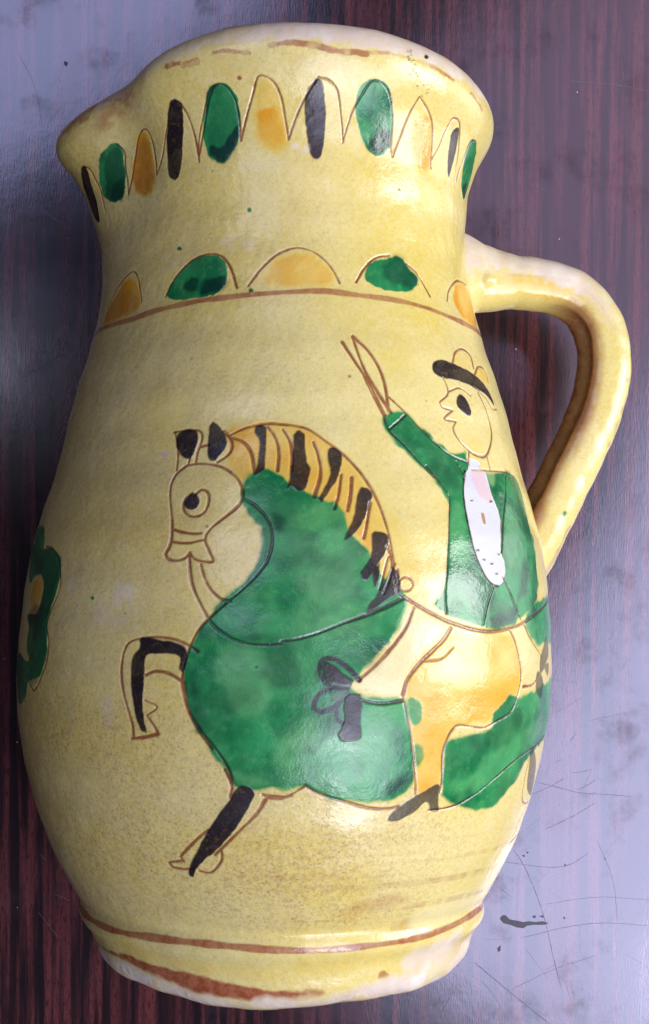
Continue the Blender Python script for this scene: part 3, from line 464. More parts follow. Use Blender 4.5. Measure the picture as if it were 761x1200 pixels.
('zigzag_line','l',2.5,1,[(132.12,933.9),(128.75,952.7),(125.96,977.2),(123,1000.4),(120.21,1010.8)]),
('zigzag_line','l',2.5,1,[(118.85,1004.7),(117.34,988.5),(116.06,964.9),(115.39,937.3)]),
('zigzag_line','l',2.5,1,[(115.59,939.9),(113.02,970.1),(110.71,997.4),(108.44,1011.9),(107.1,1014.2)]),
('zigzag_line','l',2.5,1,[(115.47,937.9),(115.07,957.4),(112.77,985.2),(110.14,1006.9),(107.91,1014.3),(105.26,1011),(103.23,997.7),(102.27,976.8),(102.21,953.9)]),
('zigzag_line','l',2.5,1,[(102.21,953.9),(100.15,978.5),(97.92,1002.8),(96.49,1016.9),(94.48,1016.4),(92.21,1009.4),(90.49,994.9),(89.58,977),(88.48,953.5)]),
('zigzag_line','l',2.5,1,[(88.48,953.5),(86.78,972.6),(84.45,993),(82.26,1008.8),(80.93,1016.7)]),
('zigzag_line','l',2.5,1,[(80.92,1016),(78.24,1014),(75.54,1003.8),(73.98,979.7),(72.79,954.2)]),
('zigzag_line','l',2.5,1,[(72.98,953),(70.75,985.4),(68.75,1002),(66.89,1016.3),(65.76,1019.1),(63,1016.6),(60.18,1005.3),(58.29,985.9),(57.53,956.1),(56.61,947.3)]),
('zigzag_line','l',2.5,1,[(56.61,947.3),(55.04,967.2),(53.27,992.5),(51.29,1014.8)]),
('zigzag_line','l',2.5,1,[(51.29,1014.8),(46.72,1003.9),(43.34,987.6),(40.78,947.5)]),
('zigzag_line','l',2.5,1,[(41.18,954.7),(38.77,974.7),(37.17,1000.2),(36.1,1009.6),(32.23,1007.2),(28.13,979.9),(25.75,941.6)]),
('zigzag_line','l',2.5,1,[(19.79,1007.2),(22.76,999.3),(23.33,975.1),(24.82,948.1)]),
('neck','m',3.4,0.7,[(107.29,1047.2),(103.25,1045.2),(98.19,1040.9)]),
('neck','m',4.4,0.8,[(93.17,1047.3),(88.23,1049.8),(82.71,1048.1),(77.08,1043.3),(72.48,1043.9),(68.86,1043.4)]),
('neck','m',3.4,0.6,[(75.55,1043.8),(69.73,1045.2),(62.98,1048.7)]),
('neck','m',2.4,0.35,[(62.98,1048.7),(57.01,1050.1),(49.65,1050.5)]),
('neck','m',2.6,0.8,[(49.65,1050.5),(45.54,1048.5),(40.95,1046.1)]),
('neck','m',2.6,0.7,[(32.09,1045.2),(23.88,1039.5)]),
('neck','m',4.5,0.8,[(120.64,1049.1),(116.95,1046.8)]),
('neck','m',4,0.7,[(115.71,1043.3),(111.95,1043.1)]),
('neck','m',3.5,0.7,[(147.47,1063.9),(144.27,1060.3),(140.15,1050.3)]),
('neck','b',0.9,1,[(49.95,1060.2),(50.52,1056.8),(51.3,1055.1),(51.94,1056.4),(51.58,1059.8),(50.6,1062.3)]),
('neck','b',0.9,0.526606,[(55.45,1048),(55.54,1047.2),(55.72,1046.9),(55.9,1047.2),(55.87,1048),(55.66,1048.4)]),
('neck','b',0.9,0.588771,[(54.4,1045.7),(54.53,1044.5),(54.84,1043.9),(55.17,1044.4),(55.12,1045.7),(54.77,1046.5)]),
('neck','b',0.9,0.58576,[(54.98,1035),(55.03,1034.4),(55.19,1034),(55.38,1034.3),(55.37,1035),(55.2,1035.4)]),
('neck','b',0.9,0.577374,[(52.62,1025.9),(52.69,1024.7),(52.99,1024.1),(53.38,1024.6),(53.39,1025.8),(53.07,1026.6)]),
('neck','b',0.9,0.85202,[(56.35,1048.4),(56.51,1047.1),(56.83,1046.5),(57.16,1047.1),(57.09,1048.4),(56.73,1049.3)]),
('neck','b',0.9,0.571116,[(56.76,1058),(56.94,1056.8),(57.22,1056.2),(57.45,1056.8),(57.34,1058),(57.01,1058.8)]),
('neck','b',0.9,0.719056,[(53.65,1037.6),(53.77,1036.3),(54.08,1035.7),(54.46,1036.3),(54.44,1037.5),(54.08,1038.4)]),
('neck','b',0.9,0.839218,[(54.93,1049.2),(55.09,1047.9),(55.43,1047.2),(55.78,1047.8),(55.7,1049.2),(55.32,1050.1)]),
('neck','b',0.9,0.564528,[(55.66,1035.3),(55.73,1034.4),(55.95,1034),(56.22,1034.4),(56.21,1035.3),(55.96,1035.9)]),
('neck','b',0.9,0.75054,[(55.76,1046.9),(55.84,1046.2),(55.99,1045.9),(56.16,1046.2),(56.12,1046.9),(55.95,1047.3)]),
('neck','b',0.9,0.898912,[(56.52,1047.1),(56.62,1046.2),(56.83,1045.8),(57.06,1046.2),(57.02,1047.1),(56.77,1047.6)]),
('neck','b',0.9,0.610522,[(56.3,1049.5),(56.44,1048.4),(56.72,1047.9),(57,1048.4),(56.94,1049.6),(56.62,1050.3)]),
('neck','b',0.9,0.861726,[(55.6,1046.4),(55.71,1045.4),(55.97,1044.9),(56.25,1045.3),(56.2,1046.4),(55.91,1047.1)]),
('neck','b',0.9,0.746173,[(55.59,1055.1),(55.78,1053.7),(56.11,1053.1),(56.41,1053.7),(56.3,1055.1),(55.91,1056.1)]),
('neck','b',0.9,0.517124,[(56.07,1047.4),(56.19,1046.4),(56.43,1045.9),(56.68,1046.4),(56.63,1047.4),(56.36,1048)]),
('neck','b',0.9,0.883947,[(53.08,1035.6),(53.18,1034.4),(53.47,1033.8),(53.82,1034.4),(53.81,1035.5),(53.49,1036.3)]),
('neck','b',0.9,0.664171,[(56.67,1051.3),(56.83,1050),(57.14,1049.4),(57.45,1050),(57.37,1051.3),(57.01,1052.2)]),
('neck','b',0.9,0.576566,[(53.99,1022.8),(54.04,1022),(54.23,1021.6),(54.49,1022),(54.5,1022.8),(54.28,1023.3)]),
('neck','b',0.9,0.632523,[(54.65,1039.1),(54.78,1037.8),(55.11,1037.2),(55.5,1037.8),(55.47,1039.1),(55.1,1040)]),
('neck','b',0.9,0.64509,[(55.61,1060.2),(55.85,1058.6),(56.21,1057.8),(56.5,1058.5),(56.33,1060.2),(55.9,1061.3)]),
('neck','b',0.9,0.583167,[(54.2,1044.2),(54.3,1043.3),(54.53,1042.8),(54.79,1043.2),(54.76,1044.2),(54.49,1044.8)]),
('neck','b',0.9,0.559856,[(55.68,1057.3),(55.89,1055.9),(56.2,1055.3),(56.48,1055.9),(56.35,1057.3),(55.98,1058.2)]),
('neck','b',0.9,0.548909,[(56.47,1057.8),(56.72,1056),(57.11,1055.2),(57.44,1056),(57.28,1057.8),(56.83,1058.9)]),
('neck','b',0.9,0.691105,[(54.81,1039.9),(54.94,1038.5),(55.28,1037.9),(55.67,1038.5),(55.64,1039.9),(55.26,1040.7)]),
('neck','b',0.9,0.599434,[(56.04,1048.3),(56.15,1047.3),(56.38,1046.9),(56.62,1047.3),(56.57,1048.3),(56.31,1048.9)]),
('neck','b',0.9,0.601757,[(53.1,1025.5),(53.14,1024.9),(53.28,1024.7),(53.47,1024.9),(53.48,1025.5),(53.32,1025.9)]),
('neck','b',0.9,0.5,[(49.17,1020.7),(49.2,1020.1),(49.36,1019.8),(49.57,1020),(49.59,1020.6),(49.42,1021)]),
('neck','b',0.9,0.5,[(49.36,1025.5),(49.39,1025),(49.53,1024.7),(49.7,1024.9),(49.71,1025.4),(49.57,1025.8)]),
('neck','b',0.9,0.5,[(48.59,1027.1),(48.65,1026.1),(48.92,1025.6),(49.28,1026),(49.3,1027),(49,1027.7)]),
('neck','b',0.9,0.5,[(50.34,1016.9),(50.39,1016),(50.6,1015.6),(50.9,1016),(50.92,1016.8),(50.69,1017.4)]),
('neck','b',0.9,0.5,[(49.69,1030.6),(49.74,1029.9),(49.93,1029.5),(50.19,1029.8),(50.19,1030.6),(49.98,1031.1)]),
('neck','b',0.9,0.5,[(48.72,1022.6),(48.77,1021.7),(49.02,1021.1),(49.36,1021.5),(49.39,1022.5),(49.11,1023.2)]),
('neck','b',0.9,0.5,[(48.43,1030.9),(48.48,1030.2),(48.66,1029.9),(48.89,1030.1),(48.89,1030.8),(48.7,1031.3)]),
('neck','b',0.9,0.5,[(50.78,1028.9),(50.84,1028),(51.05,1027.6),(51.33,1028),(51.34,1028.8),(51.11,1029.4)]),
('neck','n',0.9,1,[(100.55,1016.9),(100.87,1015),(101.42,1014.7),(101.91,1016.7),(101.72,1018.9),(101.1,1019.4)]),
('neck','g',0.9,1,[(98.85,879.6),(99.1,877.7),(99.62,877.3),(100.15,879.1),(100.04,881.2),(99.45,881.9)]),
('neck','p',0.9,0.8,[(99.11,879.6),(99.26,878.5),(99.57,878.2),(99.89,879.3),(99.82,880.6),(99.47,881)]),
('neck','g',0.9,1,[(120.39,843.7),(120.7,841.4),(121.47,841.1),(122.34,843.7),(122.23,846.4),(121.35,846.9)]),
('neck','p',0.9,0.8,[(120.78,843.9),(120.97,842.5),(121.43,842.3),(121.95,843.9),(121.88,845.5),(121.36,845.8)]),
('neck','g',0.9,1,[(97.7,788.9),(97.99,786.2),(98.62,785.6),(99.27,788.1),(99.14,791.1),(98.44,792)]),
('neck','p',0.9,0.8,[(98.02,788.9),(98.19,787.3),(98.57,787),(98.96,788.4),(98.88,790.2),(98.46,790.8)]),
('body','b',0.9,0.7,[(53.35,912.5),(53.5,911.5),(53.82,911),(54.17,911.7),(54.11,912.8),(53.74,913.4)]),
('body','b',0.9,0.7,[(110.42,924.5),(110.53,923.8),(110.75,923.7),(110.96,924.4),(110.91,925.2),(110.67,925.4)]),
('body','b',0.9,0.7,[(73.92,692.9),(74.12,691.4),(74.46,690.9),(74.77,692.2),(74.64,693.9),(74.25,694.6)]),
('body','b',0.9,0.7,[(100.53,587.7),(100.62,586.5),(100.85,586.2),(101.11,587.2),(101.08,588.6),(100.82,589)]),
('body','b',0.9,0.7,[(104.35,529.9),(104.42,528.9),(104.61,528.6),(104.83,529.5),(104.8,530.6),(104.59,531)]),
('body','b',0.9,0.7,[(120.28,442.8),(120.41,441.4),(120.73,441),(121.08,442.2),(121.03,443.8),(120.68,444.3)]),
('body','b',0.9,0.7,[(54.45,671.9),(54.59,671),(54.8,670.8),(54.98,671.3),(54.9,672.2),(54.65,672.6)]),
('body','b',0.9,0.7,[(86.03,663.8),(86.11,663.1),(86.26,662.9),(86.41,663.5),(86.37,664.4),(86.2,664.7)]),
('body','b',0.9,0.7,[(112.61,713.9),(112.7,712.9),(112.91,712.8),(113.17,713.7),(113.14,714.7),(112.9,715)]),
('body','b',0.9,0.7,[(93.45,392.2),(93.59,390.6),(93.9,390.1),(94.22,391.6),(94.15,393.4),(93.81,394)]),
('body','g',0.9,0.8,[(128.84,458.3),(129.02,456.7),(129.44,456.4),(129.89,457.7),(129.82,459.4),(129.34,460)]),
('body','r',0.9,0.9,[(115.84,609.2),(116.11,605.9),(116.87,605.2),(117.77,608.4),(117.7,612.1),(116.84,613.2)]),
('body','n',0.9,0.6,[(116.52,609.3),(116.6,608.3),(116.84,608.1),(117.12,609.1),(117.1,610.2),(116.83,610.6)]),
('body','g',7,0.12,[(90.45,677.5),(87.51,682.3),(87.57,663.7),(90.06,663.6)]),
('amber_arch','o',5,1.1,[(154.21,788.9),(149.02,808.9),(142.4,822.1),(137.75,814.7),(134.6,794.8),(135.41,779.5),(142.84,774.5),(153.59,776.2)]),
('green_arch','g',1.8,1,[(124.63,794),(121.42,812.5),(116.41,828.7),(111.35,832.4),(107.13,827.1),(105.38,813.1),(106,798),(108.87,786.4),(115.27,784.7),(121.39,785.3)]),
('green_arch','p',3,1,[(112.47,802.9),(107.7,808.2),(105.45,804),(107.02,790.6),(112.9,787.6)]),
('green_arch','p',3,0.9,[(118.1,806.5),(114.63,806.7),(115.15,793.1),(118.75,797.6)]),
('amber_arch.001','o',6,0.75,[(96.24,802.4),(92.71,821.3),(87.97,832),(82.01,831.6),(77.57,821.9),(75.84,808.9),(77.72,796.9),(88.18,791.6),(93.21,794.5)]),
('green_arch.001','g',1.8,1,[(66.9,811.7),(64.65,825.1),(60.47,831.7),(56.01,837.7),(53.45,834.9),(51.13,825),(49.07,817.8),(50.11,806),(55.04,798.1),(60.84,797.5),(65.27,802.6)]),
('green_arch.001','p',5,0.65,[(59.6,833),(55.1,838.2),(51,827.9),(49.13,816.4),(51.08,805.4),(58.12,804.4),(60.95,817)]),
('amber_arch.002','o',3,1.1,[(31.02,816),(24.97,829.3),(18.41,830.2),(12.26,813.2),(16.91,782.3),(28.02,783.3),(31.85,795.1)]),
('arch_line','l',2.4,1,[(155.44,796.2),(150.34,813),(144.19,825.2),(140.25,828.5),(137.28,818.1),(134.06,788.8)]),
('arch_line','l',2.8,1,[(124.81,791.6),(122.29,809.8),(117.26,827.5),(112.24,833.9),(107.6,830.3),(104.63,815.9),(102.73,793.7)]),
('arch_line','l',2.8,1,[(99.53,795.3),(96.26,813.2),(91.78,829.6),(88.41,836)]),
('arch_line','l',2.8,1,[(88.43,836.3),(85.56,837.9),(81.75,834.5),(78.48,825.5),(76.24,814.6),(74.55,800.6)]),
('arch_line','l',3.6,1,[(69.69,802.9),(66.7,820.1),(62.85,832.9),(58.42,837.8)]),
('arch_line','l',3,1,[(52.65,832.6),(49.23,824.8),(46.77,813.6),(44.53,799.4)]),
('arch_line','l',3,1,[(36.32,799.2),(33.37,815.7),(26.94,829.8),(17.86,832.7)]),
('shoulder_ring','R',6.4,0.9,[(162.05,772.9),(139.72,770.6),(128.43,775.1),(115.14,780.2),(102.63,783.7),(88.2,787.7),(79.03,789.8),(68.82,787.7),(57.3,786.7),(46.04,783.1),(33.55,778.4),(19.38,776.6)]),
('base_ring','R',7.4,1,[(157.23,99.6),(139.83,95.3),(123.24,96.4),(110.84,96.8),(99.88,95.5),(88.64,93.2),(79.07,92.3),(66.7,93.1),(52.13,94.8),(38.59,98.5),(22.92,104.5)]),
('foot','n',2,1,[(167.36,53.1),(137.87,62.9),(123.32,60.7),(112.48,61.7),(103.75,57.1),(88.49,49.2),(81.66,45.1),(81.47,36.4),(88.45,36.1),(100.98,39.8),(111.62,40.3),(121.3,44.6),(132.52,51.4),(146.41,57.5),(160.27,53.8)]),
('foot','n',3,0.7,[(90.8,45.7),(84,48.5),(77.07,48.6),(77.29,40.5),(85.61,38.8),(90.81,40)]),
('foot','n',0.9,0.7,[(57.06,54),(57.6,49.2),(59.18,48.8),(61.02,54.1),(60.91,59.8),(59.23,60.9)]),
('foot','m',3,0.5,[(91.03,18),(76.84,18.7),(61.17,18.7),(46.83,26.7),(31.72,30.3)]),
('foot','w',5,0.9,[(156.95,52.2),(139,51.7),(124.16,46.1),(111.69,39.2),(101.04,37.9),(81.24,29),(80.89,18),(101.82,22.9),(119.73,25.3),(146.55,27.3),(157.76,35.9)]),
('foot','w',7,0.9,[(90.81,39.2),(73.1,37.8),(61.22,49.4),(49.33,53.2),(31.49,53.7),(12.81,51.1),(11.46,40.6),(31.85,25),(61.17,18.7),(91.03,18)]),
('foot','w',7,0.7,[(53.39,72.9),(43.65,87.1),(38.03,86.6),(31.82,89.2),(25.07,55.2),(37.24,44.2),(52.03,57.8)]),
('body','c',10,0.5,[(55.14,116.9),(43.36,138),(31.73,137.8),(26.17,117.1),(38.27,103),(52.22,97.9)]),
('foot','o',5,0.3,[(48.78,90.1),(46.45,90.5),(44.57,57.4),(48.32,56)]),
('flower','g',1.5,0.9,[(167.49,520.8),(153.47,514.7),(147.48,512.4),(142.6,505.5),(141.64,495.5),(141.09,475.8),(142.25,458.4),(144.27,439),(143.64,419.6),(143.59,398.3),(145.82,376.7),(151.89,369.7),(155.1,351.1),(162.79,345),(167.49,388.8),(162.79,400.1),(153.39,391.2),(154.88,411),(154.17,427),(156.93,441),(150.82,442.9),(148.39,458.7),(148.3,474.5),(150.95,484.8),(154.7,483.2),(158.06,475.5),(164.39,497.1)]),
('flower','g',2,0.8,[(168.3,536.4),(157.25,539.7),(151.85,514.3),(159.82,516.1)]),
('flower','p',4,0.6,[(156.3,443),(148.39,458.7),(148.47,476.5),(143.51,493.8),(141.75,485.7),(143.04,458.4),(145.3,435.1),(153.26,429)]),
('flower','o',2,0.9,[(153.41,479),(148.81,474.6),(149.81,454.8),(152.65,443),(155.69,451),(156.19,463.2)]),
('flower','o',2,0.6,[(153.01,423),(149.39,413.4),(151.7,395.4),(153.52,391.2),(154.3,411)]),
('flower','l',2.6,1,[(150.98,515.2),(146.98,512.3),(143.6,501.7),(141.23,483.7),(140.99,466.1),(144.44,435.1),(143.05,411.9),(144.29,382.8),(148.7,361.5),(152.15,367.7)]),
('flower','l',2.6,1,[(150.37,484.7),(148,470.5),(150.82,442.9),(155.75,441),(154.88,431)]),
('flower','l',2.6,1,[(152.12,423.1),(149.34,411.4),(153.27,389.2)]),
('body','w',3,0.45,[(130.08,446.1),(126.79,459.1),(124.95,455.6),(122.72,474.5),(119.52,469.2),(119.62,440.2),(122.68,423.1),(126.04,428.9)]),
('body','w',3,0.35,[(125.69,356.3),(123.09,362.7),(122.71,335.6),(124.42,330.9)]),
('body','w',3,0.3,[(138.19,472.8),(135.79,484.2),(134.49,468.1),(136.54,459.4)]),
('neck','w',4,0.3,[(108.27,847.8),(103.93,853.4),(97.61,842.8),(99.93,830.6),(106.99,835)]),
('neck','w',3,0.6,[(87.32,949.4),(82.69,948.2),(83.15,941.1),(87.3,942.5)]),
('amber_oval','n',5,0.42,[(139.67,979.9),(136.2,987.2),(134.01,977.2),(133.32,949.4),(133.59,932.5),(134.56,919.7),(138.53,914.9),(142.25,926.1),(143.12,948.3)]),
('amber_arch','n',5,0.3,[(154.21,788.9),(148.89,807.3),(143.11,809.5),(137.64,799.7),(135.41,779.5),(143.05,776.3),(153.83,777.3)]),
('body','n',7,0.3,[(73.85,140.7),(66.48,150.1),(58.99,150.9),(57.43,142.3),(65.59,134.1),(72.7,130.5)]),
('body','n',6,0.3,[(59.43,111),(55.14,116.9),(53.16,101.3),(57.37,97.2)]),
('foot','n',5,0.25,[(34.18,83.3),(9.83,64.8),(10.91,43.7),(24.16,50.6)]),
('foot','o',5,0.35,[(31.85,81.3),(20.69,94.8),(8.62,56.2),(22.53,56.2)]),
('foot','o',8,0.3,[(142,78.8),(119.85,79.1),(100.26,75.3),(88.58,72.7),(88.54,60.9),(108.32,63.7),(126.13,63.4)]),
('foot','o',7,0.25,[(90.76,79.3),(74.7,81.8),(61.96,88.2),(60.49,71.3),(78.23,62.5),(90.8,61.9)]),
('rider/trousers','o',14,0.75,[(61.75,367.9),(56.99,369.6),(53.75,358.5),(54.46,333),(56.69,320.6),(57.46,294.8),(57.45,277.3),(60.82,273.8),(62.22,300.2),(62.24,330.1)]),
('rider/trousers','o',7,0.8,[(49.37,422.5),(43.05,424.6),(38.66,411.2),(37.35,388.9),(40.19,365),(45.82,370.2),(47.09,396.4)]),
('horse','c',9,0.5,[(100.95,404.1),(95.2,413),(91.04,395.9),(90.49,361.4),(94.06,343.9),(98.2,356.6),(100.75,378.1)]),  # glare on the horse painted in as a paler green patch
('horse','c',12,0.3,[(88.4,544.9),(80.12,527.7),(75.25,493.6),(76.98,459.8),(84.98,467.7),(89.06,501.3)]),
('horse','c',12,0.45,[(80.63,335.7),(71.89,343.5),(67.32,317.9),(71.07,284.3),(78.59,289.4)]),
('rider/jacket','c',6,0.35,[(53.42,557),(49.95,556),(50.54,524.8),(50.75,498.4),(53.99,483.2),(55.61,490.4),(55.09,523.9)]),
('rider/jacket','c',6,0.4,[(34.2,562.9),(29.7,554.2),(31.46,523.5),(36.38,493.2),(38.47,500.5),(37.95,531.7)]),
('horse','c',7,0.3,[(46.09,295.8),(35.28,319.3),(25.31,334.6),(19.61,318.8),(31.6,295.3),(41.6,267),(46.99,264.6)]),
('flower','p',5,0.45,[(167.49,520.8),(153.47,514.7),(147.48,512.4),(142.6,505.5),(141.64,495.5),(141.09,475.8),(142.25,458.4),(144.27,439),(143.64,419.6),(143.59,398.3),(145.82,376.7),(151.89,369.7),(150.82,442.9),(148.3,474.5),(156.8,491.7)])]

NF, NB, NR = 1000, 56, 1150
phi = np.concatenate([np.linspace(-8, 190, NF), np.linspace(190, 352, NB+1)[1:]])       # last column repeats the first place
tt = np.linspace(0, TMAX, NR)
PH, TT = np.meshgrid(phi, tt, indexing='ij')
G = surf(PH, TT)
NCOL = len(phi)

def cell_noise(px, seed, pitch_c=.98, pitch_r=1.02):
    rg = np.random.default_rng(seed); a = np.arange(NF)*pitch_c/px; b = np.arange(NR)*pitch_r/px
    g = rg.random((int(a[-1])+3, int(b[-1])+3)).astype(np.float32); i = a.astype(int); j = b.astype(int); u = (a-i); w = (b-j); u = (u*u*(3-2*u))[:, None]; w = (w*w*(3-2*w))[None]
    g00 = g[np.ix_(i, j)]; g10 = g[np.ix_(i+1, j)]; g01 = g[np.ix_(i, j+1)]; g11 = g[np.ix_(i+1, j+1)]
    return (g00*(1-u)*(1-w)+g10*u*(1-w)+g01*(1-u)*w+g11*u*w)*2-1
N3 = cell_noise(4, 1); N8 = cell_noise(9, 2); N20 = cell_noise(24, 3); N60 = cell_noise(70, 4); NSTREAK = cell_noise(30, 5, .12, 6)
edge_n = .5*N3+.5*N8
Z0 = lambda: np.zeros((NF, NR), np.float32)
A = {k: Z0() for k in 'gobpwcrnkl'}; fresh = Z0()
label = np.zeros((NF, NR), np.int16); NAMES = ['body']
def lab(name):
    if name not in NAMES: NAMES.append(name)
    return NAMES.index(name)
GF = G[:NF].astype(np.float32)
def crom(P, closed, step=3.0):
    P = [np.array(p, float) for p in P]; n = len(P); out = []
    rngi = range(n if closed else n-1)
    for i in rngi:
        p1, p2 = P[i], P[(i+1) % n]; p0 = P[(i-1) % n] if closed or i > 0 else p1*2-p2; p3 = P[(i+2) % n] if closed or i < n-2 else p2*2-p1
        k = max(1, int(np.linalg.norm((p2-p1)*(4.5, 1))/step))
        for j in range(k):
            u = j/k; out.append(.5*((2*p1)+(p2-p0)*u+(2*p0-5*p1+4*p2-p3)*u*u+(3*p1-p0-3*p2+p3)*u**3))
    out.append(P[0] if closed else P[-1])
    return np.array(out)
dphi = phi[1]-phi[0]; dt = tt[1]-tt[0]
def dist_to(path, margin, wmod=None):
    """shortest distance on the skin from each nearby grid point to the path; (i0, j0, array)"""
    S = surf(path[:, 0], path[:, 1]); mp = margin/150*57.3
    i0 = max(int((path[:, 0].min()-mp+8)/dphi), 0); i1 = min(int((path[:, 0].max()+mp+8)/dphi)+2, NF)
    j0 = max(int((path[:, 1].min()-margin)/dt), 0); j1 = min(int((path[:, 1].max()+margin)/dt)+2, NR)
    d = np.full((max(i1-i0, 1), max(j1-j0, 1)), 1e3, np.float32)
    mc = margin/190*57.3/dphi
    for q in range(len(path)-1):
        (pa, ta), (pb, tb) = path[q], path[q+1]
        a0 = max(int((min(pa, pb)+8)/dphi-mc), i0); a1 = min(int((max(pa, pb)+8)/dphi+mc)+2, i1)
        b0 = max(int((min(ta, tb)-margin)/dt), j0); b1 = min(int((max(ta, tb)+margin)/dt)+2, j1)
        if a1 <= a0 or b1 <= b0: continue
        W = GF[a0:a1, b0:b1]-S[q].astype(np.float32); e = (S[q+1]-S[q]).astype(np.float32); L2 = float(e@e)+1e-6
        u = np.clip((W@e)/L2, 0, 1); dd = np.linalg.norm(W-u[..., None]*e, axis=-1)
        if wmod is not None: dd = dd-wmod[q]
        v = d[a0-i0:a1-i0, b0-j0:b1-j0]; np.minimum(v, dd, out=v)
    return i0, j0, d
def inside(path, i0, j0, shape):
    x = phi[i0:i0+shape[0]][:, None]; y = tt[j0:j0+shape[1]][None]; ins = np.zeros(shape, bool)
    for (xa, ya), (xb, yb) in zip(path[:-1], path[1:]):
        if xa == xb: continue
        m = (xa > x) != (xb > x)
        yc = ya+(x-xa)/(xb-xa)*(yb-ya)
        ins ^= m & (y < yc)
    return ins
def sstep(a, b, x): x = np.clip((x-a)/(b-a), 0, 1); return x*x*(3-2*x)
PARTNAME = {'horse': 'painted_horse', 'rider': 'painted_rider', 'flower': 'painted_flower'}
for si, (part, kind, w, amt, pts) in enumerate(DECO):
    w = float(w)*(.86 if kind == 'l' else 1.25 if kind == 'k' else 1.4 if kind == 'm' else 1)
    if kind in 'lkmR':
        if kind == 'R':
            pts = [(-8, pts[-1][1])]+sorted(pts)+[(190, sorted(pts)[-1][1])] if False else pts
            pts = sorted(pts); pts = [(-8.0, pts[0][1]), (pts[0][0]-6, pts[0][1])]+pts[1:-1]+[(pts[-1][0]+5, pts[-1][1]), (190.0, pts[-1][1])]
        path = crom(pts, False)
        rs = np.random.default_rng(si); wm = np.interp(np.arange(len(path)), np.arange(0, len(path)+8, 8), rs.uniform(-.16, .14, len(np.arange(0, len(path)+8, 8))))*w
        i0, j0, d = dist_to(path, w+6, wm)
        en = edge_n[i0:i0+d.shape[0], j0:j0+d.shape[1]]
        m = 1-sstep(w*.5-.7, w*.5+.75, d+en*(.35 if kind != 'm' else 1.6))
        if kind == 'm': m = m*(.55+.45*sstep(-.4, .3, N8[i0:i0+d.shape[0], j0:j0+d.shape[1]]))
        if kind == 'R': m = m*(.88+.12*N20[i0:i0+d.shape[0], j0:j0+d.shape[1]])
        tgt = {'l': 'l', 'k': 'k', 'm': 'n', 'R': 'n'}[kind]
    else:
        path = crom(pts, True, 3.0)
        soft = max(w, .5)
        i0, j0, d = dist_to(path, soft*2+7); ins = inside(path, i0, j0, d.shape); sd = np.where(ins, np.minimum(d, 90), -np.minimum(d, 90))
        sl = (slice(i0, i0+d.shape[0]), slice(j0, j0+d.shape[1]))
        en = edge_n[sl]*(.8 if soft < 1.2 else 1.2)+N8[sl]*(soft*.35 if soft > 1.2 else 0)
        m = sstep(-soft, soft, sd+en)
        if kind == 'z': m = ins.astype(np.float32); amt = 0
        tgt = kind
    sl = (slice(i0, i0+m.shape[0]), slice(j0, j0+m.shape[1])); mm = (m*amt).astype(np.float32)
    if kind == 'g': mm = mm*(.93+.07*N20[sl])
    if kind == 'o': mm = mm*(.9+.25*N20[sl])
    if kind == 'b' and w <= 1.3 and amt < .9 and part != 'horse': mm = mm*(.9+.3*N3[sl]*sstep(-.2, .6, N8[sl]))
    if kind == 'w' and part in ('body', 'neck'): mm = mm*(.55+.5*N8[sl]+.3*N20[sl]).clip(0, 1)
    if kind == 'w':
        for q in 'goplbn': A[q][sl] *= (1-mm)
        if part == 'rider/shirt': fresh[sl] = np.maximum(fresh[sl], mm)
    if kind in 'bnkl' and si > 0: A['w'][sl] *= 1-mm
    if kind == 'c':
        A['o'][sl] *= (1-.6*mm)
        if amt > .55 or part == 'body': A['g'][sl] *= (1-.62*mm)
    if kind == 'o': A['g'][sl] *= 1-.3*mm
    if kind != 'z': A[tgt][sl] = np.maximum(A[tgt][sl], mm)
    if part not in ('neck', 'body', 'foot', 'lip') and (kind == 'z' or kind in 'gobklRwn' and (amt >= .5 or '/' in part)):
        sect = part.split('/'); nm = PARTNAME.get(sect[0], sect[0])+('/'+sect[1] if len(sect) > 1 else '')
        lw = label[sl]; lw[m > .5] = lab(nm)
A['p'] = np.maximum(A['p'], A['g']*np.clip(sstep(.12, .75, N20*.55+N60*.55+N8*.15), 0, 1)*.5)
# zones of the pot itself where nothing is painted
S_, _r = prof(TT[:NF]); S_ = S_
top_t = float(TT[0, -1])
def ring_t(name):
    i = NAMES.index(name); cols, rows = np.nonzero(label == i); c = np.full(NF, np.nan); 
    for q in range(NF):
        m_ = rows[cols == q]
        if len(m_): c[q] = m_.mean()
    ok = ~np.isnan(c); return np.interp(np.arange(NF), np.nonzero(ok)[0], c[ok])
rt = ring_t('shoulder_ring'); rb = ring_t('base_ring')
rows = np.arange(NR)[None]; free = label == 0
label[free & (rows > rt[:, None])] = lab('neck')
label[free & (rows < rb[:, None])] = lab('foot')
spz = (PH[:NF] > 148) & (S_ > 372+np.abs(PH[:NF]-172)*1.6) & (label == lab('neck')); label[spz] = lab('spout')
LIPS = 470+N20*3
lipz = (TT[:NF] > np.interp(LIPS, PROF[:-3, 0], TK[:-3])) & ((label == lab('neck')) | (label == lab('spout'))); label[lipz] = lab('lip')
